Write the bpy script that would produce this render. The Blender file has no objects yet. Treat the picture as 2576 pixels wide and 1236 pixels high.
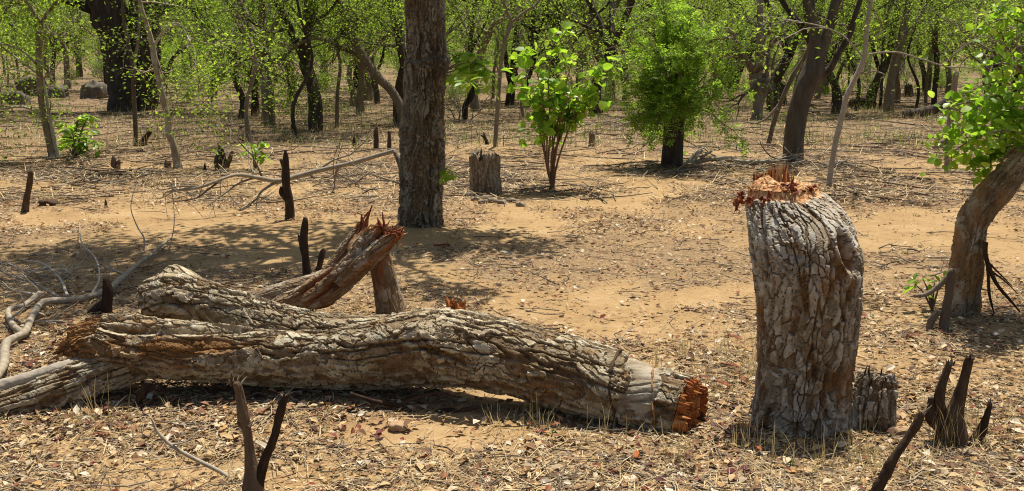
import bpy, math
import numpy as np
from mathutils import Vector, Matrix, Euler

# ------------------------------------------------------------------ camera, sky, sun, exposure
SC = bpy.context.scene
CAM_H, FPX, PW, PH, HOR = 1.6, 2590.0, 2575.0, 1236.0, 130.0
PITCH = math.atan((PH / 2 - HOR) / FPX)
cam_data = bpy.data.cameras.new('camera')
cam_data.sensor_width = 36.0
cam_data.lens = 36.0 * FPX / PW
cam_data.clip_start, cam_data.clip_end = 0.05, 2000.0
cam = bpy.data.objects.new('camera', cam_data)
SC.collection.objects.link(cam)
cam.location = (0, 0, CAM_H)
cam.rotation_euler = (math.pi / 2 - PITCH, 0, 0)
SC.camera = cam

SUN_EL, SUN_AZ = math.radians(69), math.radians(20)
world = bpy.data.worlds.new('World')
SC.world = world
world.use_nodes = True
wn = world.node_tree
wn.nodes.clear()
w_out = wn.nodes.new('ShaderNodeOutputWorld')
w_bg = wn.nodes.new('ShaderNodeBackground')
w_sky = wn.nodes.new('ShaderNodeTexSky')
w_sky.sky_type = 'NISHITA'
w_sky.sun_disc = False
w_sky.sun_elevation = SUN_EL
w_sky.sun_rotation = SUN_AZ
w_sky.dust_density = 2.5
w_bg.inputs['Strength'].default_value = 0.072
wn.links.new(w_sky.outputs[0], w_bg.inputs['Color'])
wn.links.new(w_bg.outputs[0], w_out.inputs['Surface'])

sun_data = bpy.data.lights.new('sun', 'SUN')
sun_data.energy = 5.0
sun_data.angle = math.radians(0.53)
sun_data.color = (1.0, 0.945, 0.84)
sun = bpy.data.objects.new('sun', sun_data)
SC.collection.objects.link(sun)
SUN_DIR = Vector((math.sin(SUN_AZ) * math.cos(SUN_EL), math.cos(SUN_AZ) * math.cos(SUN_EL), math.sin(SUN_EL)))
sun.location = SUN_DIR * 40
sun.rotation_euler = SUN_DIR.to_track_quat('Z', 'Y').to_euler()

SC.view_settings.view_transform = 'Standard'
SC.view_settings.look = 'None'
SC.view_settings.gamma = 1.0
SC.view_settings.use_curve_mapping = False
SC.view_settings.exposure = 0.55
SC.cycles.max_bounces = 7
SC.cycles.diffuse_bounces = 3
SC.cycles.glossy_bounces = 2
SC.cycles.transmission_bounces = 4
SC.cycles.use_denoising = True
SC.cycles.denoising_prefilter = 'NONE'
SC.cycles.filter_width = 1.1
SC.cycles.sample_clamp_indirect = 6.0

# ------------------------------------------------------------------ picture <-> place
_c, _s = math.cos(PITCH), math.sin(PITCH)


def ray(px, py):
    cx, cy = (px - PW / 2) / FPX, -(py - PH / 2) / FPX
    return np.array([cx, _c + cy * _s, -_s + cy * _c])


def P(px, py, Y):
    """Point of the place seen at px,py at distance Y along the ground."""
    d = ray(px, py)
    t = Y / d[1]
    return np.array([d[0] * t, Y, CAM_H + d[2] * t])


def MS(px, py, Y):
    """metres per picture pixel there"""
    return Y / ray(px, py)[1] / FPX


def GY(py):
    """distance at which the ground shows at height py"""
    d = ray(PW / 2, py)
    return d[1] * CAM_H / -d[2]


def GP(px, py):
    return P(px, py, GY(py))


def path(lst, Y=None):
    """(px,py,rpx) with common Y or (px,py,rpx,Y) -> array x,y,z,r"""
    out = []
    for q in lst:
        y = q[3] if len(q) > 3 else Y
        p = P(q[0], q[1], y)
        out.append([*p, q[2] * MS(q[0], q[1], y)])
    return np.array(out)


# ------------------------------------------------------------------ noise
def _h(ix, iy, iz, seed):
    with np.errstate(over='ignore'):
        n = (ix.astype(np.int64) * 374761393 + iy.astype(np.int64) * 668265263 + iz.astype(np.int64) * 2147483647 + seed * 1274126177)
        n = n.astype(np.uint64) & np.uint64(0xffffffff)
        n = ((n ^ (n >> np.uint64(13))) * np.uint64(1274126177)) & np.uint64(0xffffffff)
        n = ((n ^ (n >> np.uint64(15))) * np.uint64(2246822519)) & np.uint64(0xffffffff)
        n = n ^ (n >> np.uint64(16))
    return n.astype(np.float64) / 4294967295.0


def vnoise(x, y, z, seed=0):
    x, y, z = np.broadcast_arrays(np.asarray(x, float), np.asarray(y, float), np.asarray(z, float))
    ix, iy, iz = np.floor(x), np.floor(y), np.floor(z)
    fx, fy, fz = x - ix, y - iy, z - iz
    fx, fy, fz = (f * f * (3 - 2 * f) for f in (fx, fy, fz))
    r = 0
    for a in (0, 1):
        wx = fx if a else 1 - fx
        for b in (0, 1):
            wy = fy if b else 1 - fy
            for c in (0, 1):
                wz = fz if c else 1 - fz
                r = r + wx * wy * wz * _h(ix + a, iy + b, iz + c, seed)
    return r * 2 - 1


def fbm(x, y, z, seed=0, o=3, g=0.5):
    r, a, f = 0, 1.0, 1.0
    for i in range(o):
        r = r + a * vnoise(np.asarray(x) * f, np.asarray(y) * f, np.asarray(z) * f, seed + i * 17)
        a *= g
        f *= 2.03
    return r


def voronoi(u, v, wrap, seed):
    iu, iv = np.floor(u), np.floor(v)
    f1 = np.full(u.shape, 9.0)
    f2 = np.full(u.shape, 9.0)
    cid = np.zeros(u.shape, np.int64)
    lu = np.zeros(u.shape)
    lv = np.zeros(u.shape)
    z = np.zeros(u.shape)
    for a in (-1, 0, 1):
        for b in (-1, 0, 1):
            cu, cv = iu + a, iv + b
            cw = np.mod(cv, wrap)
            ju = _h(cu, cw, z, seed) * 0.9 + 0.05
            jv = _h(cu, cw, z, seed + 5) * 0.9 + 0.05
            du, dv = u - cu - ju, v - cv - jv
            d = np.sqrt(du * du + dv * dv)
            near = d < f1
            f2 = np.where(near, f1, np.minimum(f2, d))
            cid = np.where(near, ((cu + 500) * 1000 + cw).astype(np.int64), cid)
            lu = np.where(near, du, lu)
            lv = np.where(near, dv, lv)
            f1 = np.where(near, d, f1)
    return f1, f2, cid, lu, lv


def sstep(a, b, x):
    t = np.clip((x - a) / (b - a), 0, 1)
    return t * t * (3 - 2 * t)


# ------------------------------------------------------------------ objects
COL = SC.collection


def mesh(name, V, Q=None, T=None, cols=None, smooth=True, mats=(), fm=None):
    me = bpy.data.meshes.new(name)
    V = np.asarray(V, np.float32).reshape(-1, 3)
    Q = np.zeros((0, 4), np.int32) if Q is None or len(Q) == 0 else np.asarray(Q, np.int32)
    T = np.zeros((0, 3), np.int32) if T is None or len(T) == 0 else np.asarray(T, np.int32)
    nq, nt = len(Q), len(T)
    me.vertices.add(len(V))
    me.vertices.foreach_set('co', V.ravel())
    loops = np.concatenate([Q.ravel(), T.ravel()])
    me.loops.add(len(loops))
    me.loops.foreach_set('vertex_index', loops)
    me.polygons.add(nq + nt)
    starts = np.concatenate([np.arange(nq) * 4, nq * 4 + np.arange(nt) * 3]).astype(np.int32)
    me.polygons.foreach_set('loop_start', starts)
    me.polygons.foreach_set('use_smooth', np.full(nq + nt, bool(smooth)))
    if fm is not None:
        me.polygons.foreach_set('material_index', np.asarray(fm, np.int32))
    me.update(calc_edges=True)
    if cols:
        for k, a in cols.items():
            at = me.attributes.new(k, 'FLOAT_COLOR', 'POINT')
            a = np.asarray(a, np.float32)
            if a.shape[1] == 3:
                a = np.concatenate([a, np.ones((len(a), 1), np.float32)], 1)
            at.data.foreach_set('color', a.ravel())
    for m in mats:
        me.materials.append(m)
    return me


def link(name, me, parent=None, loc=None):
    o = bpy.data.objects.new(name, me)
    COL.objects.link(o)
    if loc is not None:
        o.location = loc
    if parent is not None:
        o.parent = parent
    return o


def tag(o, label, cat, group=None, kind=None):
    o['label'] = label
    o['category'] = cat
    if group:
        o['group'] = group
    if kind:
        o['kind'] = kind
    return o


def thing(name, label, cat, loc, group=None):
    o = link(name, None, None, tuple(float(v) for v in loc))
    o.empty_display_size = 0.1
    return tag(o, label, cat, group)


class B:
    """collects tubes and scattered pieces for one mesh"""

    def __init__(s):
        s.V, s.Q, s.T, s.C, s.n = [], [], [], [], 0

    def add(s, V, Q=None, T=None, c=None):
        V = np.asarray(V, float).reshape(-1, 3)
        if Q is not None and len(Q):
            s.Q.append(np.asarray(Q) + s.n)
        if T is not None and len(T):
            s.T.append(np.asarray(T) + s.n)
        if c is None:
            c = (0.5, 1, 0, 1)
        c = np.asarray(c, float)
        if c.ndim == 1:
            c = np.tile(c, (len(V), 1))
        s.V.append(V)
        s.C.append(c)
        s.n += len(V)

    def mesh(s, name, mat, off=(0, 0, 0), smooth=True):
        V = np.concatenate(s.V) - np.asarray(off)
        return mesh(name, V, np.concatenate(s.Q) if s.Q else None, np.concatenate(s.T) if s.T else None,
                    {'bk': np.concatenate(s.C)}, smooth, [mat])


def catmull(A, n):
    A = np.asarray(A, float)
    k = len(A)
    if k == 2:
        t = np.linspace(0, 1, n)[:, None]
        return A[0] * (1 - t) + A[1] * t
    E = np.vstack([2 * A[0] - A[1], A, 2 * A[-1] - A[-2]])
    d = np.linalg.norm(np.diff(A[:, :3], axis=0), axis=1) + 1e-6
    cum = np.concatenate([[0], np.cumsum(d)])
    s = np.linspace(0, cum[-1], n)
    i = np.clip(np.searchsorted(cum, s, side='right') - 1, 0, k - 2)
    t = ((s - cum[i]) / d[i])[:, None]
    p0, p1, p2, p3 = E[i], E[i + 1], E[i + 2], E[i + 3]
    return 0.5 * (2 * p1 + (p2 - p0) * t + (2 * p0 - 5 * p1 + 4 * p2 - p3) * t ** 2 + (3 * p1 - p0 - 3 * p2 + p3) * t ** 3)


def frames(C, ref=(0, 0, 1)):
    T = np.gradient(C, axis=0)
    T /= np.linalg.norm(T, axis=1)[:, None] + 1e-9
    n = np.asarray(ref, float)
    if abs(n @ T[0]) > 0.9:
        n = np.array([1.0, 0, 0])
    N = np.zeros_like(C)
    for i in range(len(C)):
        n = n - (n @ T[i]) * T[i]
        n /= np.linalg.norm(n) + 1e-9
        N[i] = n
    return T, N, np.cross(T, N)


def grid_quads(ns, na):
    i, j = np.meshgrid(np.arange(ns - 1), np.arange(na), indexing='ij')
    j2 = (j + 1) % na
    return np.stack([i * na + j, i * na + j2, (i + 1) * na + j2, (i + 1) * na + j], -1).reshape(-1, 4)


def tube(b, A, n=None, sides=6, rough=0.0, seed=0, col=None, ref=(0, 0, 1), rf=9.0, stretch=0.25):
    """smooth tapered limb along control points x,y,z,r"""
    A = np.asarray(A, float)
    if n is None:
        C4 = A
    else:
        C4 = catmull(A, n)
    C, R = C4[:, :3], np.maximum(C4[:, 3], 0.0006)
    ns = len(C)
    T, N, Bn = frames(C, ref)
    a = np.linspace(0, 2 * np.pi, sides, endpoint=False)
    D = np.cos(a)[None, :, None] * N[:, None] + np.sin(a)[None, :, None] * Bn[:, None]
    rr = np.repeat(R[:, None], sides, 1)
    if rough > 0:
        s = np.concatenate([[0], np.cumsum(np.linalg.norm(np.diff(C, axis=0), axis=1))])
        fr = rf
        q = C[:, None] + D * rr[..., None]
        rr = rr * (1 + rough * fbm(q[..., 0] * fr, q[..., 1] * fr, q[..., 2] * fr * stretch, seed, 3) + rough * 0.7 * fbm(
            np.cos(a)[None] * 2 + s[:, None] * 0.7, np.sin(a)[None] * 2 + 0 * s[:, None], s[:, None] * 3, seed + 3, 2))
    V = (C[:, None] + D * rr[..., None]).reshape(-1, 3)
    Q = grid_quads(ns, sides)
    V = np.vstack([V, C[0], C[-1]])
    j = np.arange(sides)
    T0 = np.stack([np.full(sides, ns * sides), (j + 1) % sides, j], -1)
    T1 = np.stack([np.full(sides, ns * sides + 1), (ns - 1) * sides + j, (ns - 1) * sides + (j + 1) % sides], -1)
    b.add(V, Q, np.vstack([T0, T1]), col)
    return C4


def rotmats(yaw, pitch, roll):
    cy, sy, cp, sp, cr, sr = np.cos(yaw), np.sin(yaw), np.cos(pitch), np.sin(pitch), np.cos(roll), np.sin(roll)
    M = np.empty((len(yaw), 3, 3))
    M[:, 0, 0] = cy * cr - sy * sp * sr
    M[:, 0, 1] = -sy * cp
    M[:, 0, 2] = cy * sr + sy * sp * cr
    M[:, 1, 0] = sy * cr + cy * sp * sr
    M[:, 1, 1] = cy * cp
    M[:, 1, 2] = sy * sr - cy * sp * cr
    M[:, 2, 0] = -cp * sr
    M[:, 2, 1] = sp
    M[:, 2, 2] = cp * cr
    return M


def scatter(tv, tf, pos, M, sc):
    """copies of a small template as plain geometry; sc (n,) or (n,3)"""
    sc = np.asarray(sc, float)
    if sc.ndim == 1:
        sc = np.repeat(sc[:, None], 3, 1)
    L = tv[None] * sc[:, None]
    V = np.einsum('nij,nkj->nki', M, L) + np.asarray(pos)[:, None]
    F = tf[None] + (np.arange(len(pos)) * len(tv))[:, None, None]
    return V.reshape(-1, 3), F.reshape(-1, tf.shape[1])


LEAF4 = (np.array([[0, 0, 0], [.3, .45, .09], [0, 1, -.06], [-.3, .45, .09]], float), np.array([[0, 1, 2], [0, 2, 3]]))
LEAF8 = (np.array([[0, 0, 0], [.2, .22, .08], [.3, .52, .12], [0, 1, -.1], [-.3, .52, .12], [-.2, .22, .08], [0, .35, .03], [0, .68, 0]], float),
         np.array([[0, 1, 6], [1, 2, 6], [2, 7, 6], [2, 3, 7], [7, 3, 4], [6, 7, 4], [6, 4, 5], [0, 6, 5]]))
STRAW = (np.array([[-.5, 0, 0], [.5, 0, 0], [.35, 1, .02], [-.35, 1, .02]], float), np.array([[0, 1, 2], [0, 2, 3]]))


def round_leaf(w=0.4, fold=0.25, curl=0.18, heart=0.0):
    t = np.array([0, .2, .5, .8, 1.0])
    hw = np.array([0, .36 + .1 * heart, .5, .34 - .08 * heart, 0]) * 2 * w
    V, idx = [], {}
    for i, (a, h) in enumerate(zip(t, hw)):
        idx['m', i] = len(V)
        V.append((0, a, -curl * a * a))
        if h > 0:
            for sgn in 'lr':
                idx[sgn, i] = len(V)
                V.append((h * (1 if sgn == 'r' else -1), a - .06 * heart * (i == 1) * 2, fold * h - curl * a * a))
    T = []
    for s in 'lr':
        ch = [(idx['m', 0], idx[s, 1], idx['m', 1]), (idx['m', 1], idx[s, 1], idx[s, 2]), (idx['m', 1], idx[s, 2], idx['m', 2]),
              (idx['m', 2], idx[s, 2], idx[s, 3]), (idx['m', 2], idx[s, 3], idx['m', 3]), (idx['m', 3], idx[s, 3], idx['m', 4])]
        T += [c if s == 'r' else c[::-1] for c in ch]
    return np.array(V, float), np.array(T)


# ------------------------------------------------------------------ materials
def new_mat(name):
    m = bpy.data.materials.new(name)
    m.use_nodes = True
    nt = m.node_tree
    nt.nodes.clear()
    out = nt.nodes.new('ShaderNodeOutputMaterial')
    return m, nt, out


def nd(nt, t, **kw):
    n = nt.nodes.new(t)
    for k, v in kw.items():
        if k in n.inputs.keys():
            n.inputs[k].default_value = v
        else:
            setattr(n, k, v)
    return n


def noise(nt, vec, scale, detail=4.0, rough=0.55, dist=0.0):
    n = nd(nt, 'ShaderNodeTexNoise', Scale=scale, Detail=detail, Roughness=rough, Distortion=dist)
    if vec is not None:
        nt.links.new(vec, n.inputs['Vector'])
    return n.outputs[0]


def ramp(nt, fac, stops, interp='LINEAR'):
    r = nd(nt, 'ShaderNodeValToRGB')
    r.color_ramp.interpolation = interp
    e = r.color_ramp.elements
    while len(e) < len(stops):
        e.new(0.5)
    for el, (p, c) in zip(e, stops):
        el.position = p
        el.color = (*c, 1) if len(c) == 3 else c
    if fac is not None:
        nt.links.new(fac, r.inputs[0])
    return r.outputs[0]


def mth(nt, op, a, b=None, c=None, clamp=False):
    n = nd(nt, 'ShaderNodeMath', operation=op, use_clamp=clamp)
    for i, v in enumerate((a, b, c)):
        if v is None:
            continue
        if isinstance(v, (int, float)):
            n.inputs[i].default_value = v
        else:
            nt.links.new(v, n.inputs[i])
    return n.outputs[0]


def mixc(nt, fac, a, b, blend='MIX'):
    n = nd(nt, 'ShaderNodeMix', data_type='RGBA', blend_type=blend)
    for sock, v in ((n.inputs[0], fac), (n.inputs[6], a), (n.inputs[7], b)):
        if isinstance(v, (int, float)):
            sock.default_value = v
        elif isinstance(v, tuple):
            sock.default_value = (*v, 1)
        else:
            nt.links.new(v, sock)
    return n.outputs[2]


def coords(nt, scale=(1, 1, 1)):
    tc = nd(nt, 'ShaderNodeTexCoord')
    mp = nd(nt, 'ShaderNodeMapping')
    mp.inputs['Scale'].default_value = scale
    nt.links.new(tc.outputs['Object'], mp.inputs[0])
    return mp.outputs[0]


def bsdf(nt, out, color, rough=0.85, bump=None, bstr=0.4, bdist=0.004, spec=0.25):
    p = nd(nt, 'ShaderNodeBsdfPrincipled')
    p.inputs['Roughness'].default_value = rough
    p.inputs['Specular IOR Level'].default_value = spec
    if isinstance(color, tuple):
        p.inputs['Base Color'].default_value = (*color, 1)
    else:
        nt.links.new(color, p.inputs['Base Color'])
    if bump is not None:
        bn = nd(nt, 'ShaderNodeBump', Strength=bstr, Distance=bdist)
        nt.links.new(bump, bn.inputs['Height'])
        nt.links.new(bn.outputs[0], p.inputs['Normal'])
    nt.links.new(p.outputs[0], out.inputs['Surface'])
    return p


def bark_mat(name, plate, inner, expo, nscale=30.0, lich=None, stretch=(1, 1, 1), bd=.006):
    """plate: three colours of the weathered outer bark, inner: two of the fresh bark between plates, expo: stripped colour.
    attribute bk: R piece shade, G outer bark 1 / inner 0, B stripped"""
    m, nt, out = new_mat(name)
    v = coords(nt, stretch)
    at = nd(nt, 'ShaderNodeAttribute', attribute_name='bk')
    sp = nd(nt, 'ShaderNodeSeparateColor')
    nt.links.new(at.outputs['Color'], sp.inputs[0])
    n1 = noise(nt, v, nscale, 5, 0.65)
    n2 = noise(nt, v, nscale * 4.3, 4, 0.7)
    n3 = noise(nt, v, nscale * 0.25, 3, 0.5)
    f = mth(nt, 'MULTIPLY_ADD', n1, 0.9, mth(nt, 'MULTIPLY_ADD', sp.outputs[0], 0.55, -0.25))
    c = ramp(nt, f, [(0.12, plate[0]), (0.45, plate[1]), (0.8, plate[2])])
    if lich:
        lf = ramp(nt, mth(nt, 'MULTIPLY', n3, n1), [(0.27, (0, 0, 0)), (0.34, (1, 1, 1))])
        c = mixc(nt, mth(nt, 'MULTIPLY', lf, 0.6), c, lich)
    ci = ramp(nt, n1, [(0.3, inner[0]), (0.7, inner[1])])
    c = mixc(nt, sp.outputs[1], ci, c)
    ce = ramp(nt, n2, [(0.3, expo[0]), (0.7, expo[1])])
    c = mixc(nt, sp.outputs[2], c, ce)
    bh = mth(nt, 'MULTIPLY_ADD', n2, 0.6, n1)
    bsdf(nt, out, c, 0.9, bh, 0.6, bd, 0.15)
    return m


def leaf_mat(name, stops, trans=0.5, gloss=0.35, tint=(1.45, 1.45, 0.9)):
    m, nt, out = new_mat(name)
    g = nd(nt, 'ShaderNodeNewGeometry')
    oi = nd(nt, 'ShaderNodeObjectInfo')
    f = mth(nt, 'FRACT', mth(nt, 'ADD', g.outputs['Random Per Island'], oi.outputs['Random']))
    c = ramp(nt, f, stops)
    p = nd(nt, 'ShaderNodeBsdfPrincipled', Roughness=gloss)
    p.inputs['Specular IOR Level'].default_value = 0.35
    nt.links.new(c, p.inputs['Base Color'])
    t = nd(nt, 'ShaderNodeBsdfTranslucent')
    nt.links.new(mixc(nt, 1.0, c, tint, 'MULTIPLY'), t.inputs['Color'])
    mx = nd(nt, 'ShaderNodeMixShader', Fac=trans)
    nt.links.new(p.outputs[0], mx.inputs[1])
    nt.links.new(t.outputs[0], mx.inputs[2])
    nt.links.new(mx.outputs[0], out.inputs['Surface'])
    return m


def piece_mat(name, stops, rough=0.75, trans=0.0):
    m, nt, out = new_mat(name)
    g = nd(nt, 'ShaderNodeNewGeometry')
    oi = nd(nt, 'ShaderNodeObjectInfo')
    f = mth(nt, 'FRACT', mth(nt, 'ADD', g.outputs['Random Per Island'], oi.outputs['Random']))
    c = ramp(nt, f, stops, 'CONSTANT')
    n = noise(nt, coords(nt), 60, 3)
    c = mixc(nt, 0.5, c, ramp(nt, n, [(0.3, (0.55, 0.5, 0.45)), (0.65, (1, 1, 1))]), 'MULTIPLY')
    p = bsdf(nt, out, c, rough)
    if trans:
        t = nd(nt, 'ShaderNodeBsdfTranslucent')
        nt.links.new(c, t.inputs['Color'])
        mx = nd(nt, 'ShaderNodeMixShader', Fac=trans)
        nt.links.new(p.outputs[0], mx.inputs[1])
        nt.links.new(t.outputs[0], mx.inputs[2])
        nt.links.new(mx.outputs[0], out.inputs['Surface'])
    return m


def wood_mat(name, stops, stretch, scale=1.0):
    m, nt, out = new_mat(name)
    v = coords(nt, stretch)
    n1 = noise(nt, v, scale, 5, 0.6)
    n2 = noise(nt, coords(nt), 9, 3, 0.6)
    f = mth(nt, 'MULTIPLY_ADD', n2, 0.55, mth(nt, 'MULTIPLY_ADD', n1, 0.9, -0.22))
    c = ramp(nt, f, stops)
    bsdf(nt, out, c, 0.7, n1, 0.7, 0.006, 0.2)
    return m


GREYBARK = bark_mat('bark_pale_grey', ((.15, .11, .062), (.34, .27, .165), (.57, .50, .355)), ((.075, .043, .019), (.19, .112, .05)),
                    ((.15, .072, .026), (.30, .16, .06)), 26, lich=(.48, .46, .35))
STUMPBARK = bark_mat('bark_grey_brown', ((.135, .104, .066), (.30, .25, .172), (.53, .48, .385)), ((.075, .042, .018), (.20, .11, .043)),
                     ((.17, .075, .025), (.30, .15, .052)), 26, lich=(.42, .40, .33))
TREEBARK = bark_mat('bark_brown_grey', ((.10, .076, .046), (.215, .172, .112), (.40, .35, .265)), ((.050, .033, .018), (.135, .092, .050)),
                    ((.15, .095, .045), (.24, .155, .078)), 14, lich=(.27, .25, .18))
SMOOTHBARK = bark_mat('bark_smooth_tan', ((.15, .105, .06), (.30, .235, .15), (.46, .40, .30)), ((.14, .075, .034), (.24, .14, .066)),
                      ((.12, .030, .012), (.30, .11, .034)), 11, lich=(.42, .40, .34), stretch=(1, 1, .5))
LEANBARK = bark_mat('bark_flaking_tan', ((.15, .112, .066), (.29, .225, .14), (.46, .39, .285)), ((.12, .072, .034), (.23, .145, .07)),
                    ((.20, .105, .04), (.33, .19, .08)), 14, lich=(.42, .38, .30), stretch=(1, 1, .35))
DARKBARK = bark_mat('bark_dark', ((.024, .017, .011), (.056, .042, .029), (.135, .11, .082)), ((.03, .02, .012), (.08, .05, .03)),
                    ((.2, .09, .03), (.3, .15, .06)), 11, stretch=(1, 1, .3), bd=.05)
MIDBARK = bark_mat('bark_mid_grey', ((.085, .062, .040), (.17, .13, .088), (.29, .24, .175)), ((.06, .04, .02), (.12, .08, .045)),
                   ((.2, .09, .03), (.3, .15, .06)), 12, stretch=(1, 1, .35), bd=.03)
SNAGBARK = bark_mat('bark_charred_brown', ((.030, .018, .011), (.068, .042, .025), (.15, .10, .06)), ((.05, .03, .015), (.1, .06, .03)),
                    ((.2, .08, .03), (.3, .15, .06)), 34, stretch=(1, 1, .35), bd=.012)
DEADWOOD = bark_mat('dead_wood_grey', ((.12, .092, .062), (.25, .205, .15), (.42, .37, .295)), ((.1, .07, .04), (.2, .14, .08)),
                    ((.2, .09, .03), (.3, .15, .06)), 24)
PALEWOOD = bark_mat('dead_wood_bleached', ((.24, .195, .135), (.42, .36, .27), (.60, .54, .43)), ((.1, .07, .04), (.2, .14, .08)),
                    ((.2, .09, .03), (.3, .15, .06)), 24)
TWIGWOOD = bark_mat('twig_grey_brown', ((.09, .07, .048), (.19, .155, .11), (.32, .275, .21)), ((.1, .07, .04), (.2, .14, .08)),
                    ((.2, .09, .03), (.3, .15, .06)), 20)
RAWWOOD = wood_mat('raw_wood_upright', [(.25, (.10, .026, .011)), (.40, (.32, .115, .038)), (.54, (.54, .31, .125)), (.72, (.70, .51, .29))], (70, 70, 5))
LOGWOOD = wood_mat('raw_wood_of_log', [(.25, (.10, .022, .008)), (.44, (.30, .085, .020)), (.6, (.46, .17, .04)), (.80, (.64, .36, .13))], (6, 70, 70))
OLDWOOD = wood_mat('weathered_orange_wood', [(.22, (.08, .04, .016)), (.45, (.21, .10, .034)), (.65, (.36, .19, .07)), (.85, (.46, .32, .16))], (6, 60, 60))
REDWOOD = wood_mat('raw_wood_dark_red', [(.25, (.05, .014, .008)), (.5, (.17, .040, .016)), (.70, (.34, .105, .034)), (.88, (.5, .29, .14))], (40, 40, 8))
BAREWOOD = wood_mat('bare_pale_wood', [(.22, (.09, .055, .028)), (.40, (.22, .165, .10)), (.55, (.33, .275, .19)), (.80, (.46, .41, .32))], (7, 60, 60))
ROCK = bark_mat('rock_grey', ((.06, .05, .04), (.12, .10, .08), (.22, .19, .16)), ((.1, .09, .08), (.2, .18, .15)), ((.2, .1, .05), (.3, .15, .06)), 5)
STONE = bark_mat('stone_tan', ((.22, .13, .07), (.36, .24, .14), (.5, .38, .26)), ((.1, .09, .08), (.2, .18, .15)), ((.2, .1, .05), (.3, .15, .06)), 18)

L_LIME = leaf_mat('leaf_lime', [(0, (.085, .145, .018)), (.35, (.155, .245, .028)), (.75, (.235, .335, .040)), (1, (.34, .42, .075))], 0.6, 0.6)
L_MID = leaf_mat('leaf_mid_green', [(0, (.05, .10, .014)), (.4, (.105, .185, .020)), (.8, (.18, .275, .03)), (1, (.28, .36, .06))], 0.58, 0.6)
L_BRIGHT = leaf_mat('leaf_bright', [(0, (.13, .25, .020)), (.4, (.20, .35, .028)), (.8, (.28, .42, .04)), (1, (.38, .47, .09))], 0.6, 0.38)
L_FEATHER = leaf_mat('leaf_feathery', [(0, (.12, .22, .026)), (.5, (.20, .33, .036)), (1, (.32, .44, .06))], 0.6, 0.55)

# ------------------------------------------------------------------ ground
SAND_PATHS = []
for pts, wdt in (([(430, 600), (700, 612), (900, 640), (1150, 715), (1400, 765), (1650, 800), (1900, 850), (2250, 900), (2600, 950), (3100, 1010)], 0.34),
                 ([(-300, 350), (0, 360), (250, 350), (480, 330), (700, 330)], 1.1), ([(-200, 450), (60, 470), (260, 480), (420, 520), (560, 590)], 0.45),
                 ([(560, 330), (760, 350), (960, 360)], 0.9), ([(700, 620), (560, 600)], 0.4),
                 ([(2150, 330), (2320, 350), (2500, 370)], 0.8), ([(300, 1170), (480, 1190)], 0.16), ([(100, 1110), (350, 1080)], 0.12), ([(2250, 620), (2330, 600), (2560, 660)], 0.25),
                 ([(700, 1080), (900, 1095), (1150, 1080)], 0.12)):
    SAND_PATHS.append((np.array([GP(*q)[:2] for q in pts]), wdt))


def seg_dist(x, y, L):
    d = np.full(np.shape(x), 1e9)
    for a, b in zip(L[:-1], L[1:]):
        ab = b - a
        t = np.clip(((x - a[0]) * ab[0] + (y - a[1]) * ab[1]) / (ab @ ab), 0, 1)
        d = np.minimum(d, np.hypot(x - a[0] - t * ab[0], y - a[1] - t * ab[1]))
    return d


def sandy(x, y):
    """1 on the trodden bare sand, 0 where litter lies"""
    r = np.zeros(np.shape(x))
    wob = fbm(x * 1.3, y * 1.3, 0.0, 31, 3) * 0.35
    for L, wdt in SAND_PATHS:
        r = np.maximum(r, 1 - sstep(0.55, 1.5, seg_dist(x, y, L) / wdt + wob))
    return r


LOG_LINE = np.array([P(*q)[:2] for q in ((1720, 1040, 4.2), (1300, 910, 4.45), (1080, 874, 4.58), (500, 887, 4.62), (200, 870, 4.68), (-200, 1000, 4.4))])
STUMP_AT = np.array([P(2010, 1094, 4.3)[:2], P(2190, 1094, 4.25)[:2]])


def litter_density(x, y):
    n = fbm(x * 0.9, y * 0.9, 0.0, 11, 4, 0.6) + .5 * fbm(x * 3.7, y * 3.7, 0.0, 13, 3)
    base = 0.58 + 0.80 * n
    near = 1 - sstep(4.2, 5.4, y)
    base = base + 0.30 * near + .45 * (1 - sstep(-1.6, -.8, x / y * 4.6)) * (1 - sstep(5.5, 7.0, y))
    base = base + .55 * np.exp(-seg_dist(x, y, LOG_LINE) / .22) + .6 * np.exp(-(seg_dist(x, y, STUMP_AT) / .38) ** 2)
    base = base + 0.25 * sstep(9, 14, y) + .35 * sstep(16, 22, y)
    return np.clip(base * (1 - 0.66 * sandy(x, y) * (1 - sstep(15, 20, y))), 0.02, 1)


def gz(x, y):
    x, y = np.asarray(x, float), np.asarray(y, float)
    z = 0.016 * np.sin(1.1 * x + 0.4 * y) + 0.014 * np.sin(0.7 * y - 0.5 * x + 1.0)
    z = z + 0.030 * fbm(x * 0.55, y * 0.55, 0.0, 3, 2)
    far = np.maximum(y - 32, 0)
    z = z + far * 0.022 + np.maximum(y - 110, 0) * 0.10 * (y < 260) + 15.0 * (y >= 260)
    return z * sstep(1.0, 3.0, np.hypot(x, y)) if np.ndim(z) else z


def gz1(x, y):
    return float(gz(np.array([x]), np.array([y]))[0])


ys = np.concatenate([np.linspace(-12, 2.6, 30)[:-1], 2.6 * (400 / 2.6) ** np.linspace(0, 1, 400) ** 1.15])
us = np.linspace(-1, 1, 330)
us = np.sign(us) * np.abs(us) ** 1.1
YY, UU = np.meshgrid(ys, us, indexing='ij')
XX = UU * (4.5 + 0.85 * np.maximum(YY, 0))
ZZ = gz(XX, YY)
fine = 1 - sstep(10, 30, YY)
ZZ = ZZ + fine * (0.008 * fbm(XX * 4, YY * 4, 0.0, 41, 3) + 0.005 * fbm(XX * 17, YY * 17, 0.0, 43, 2))
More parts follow.
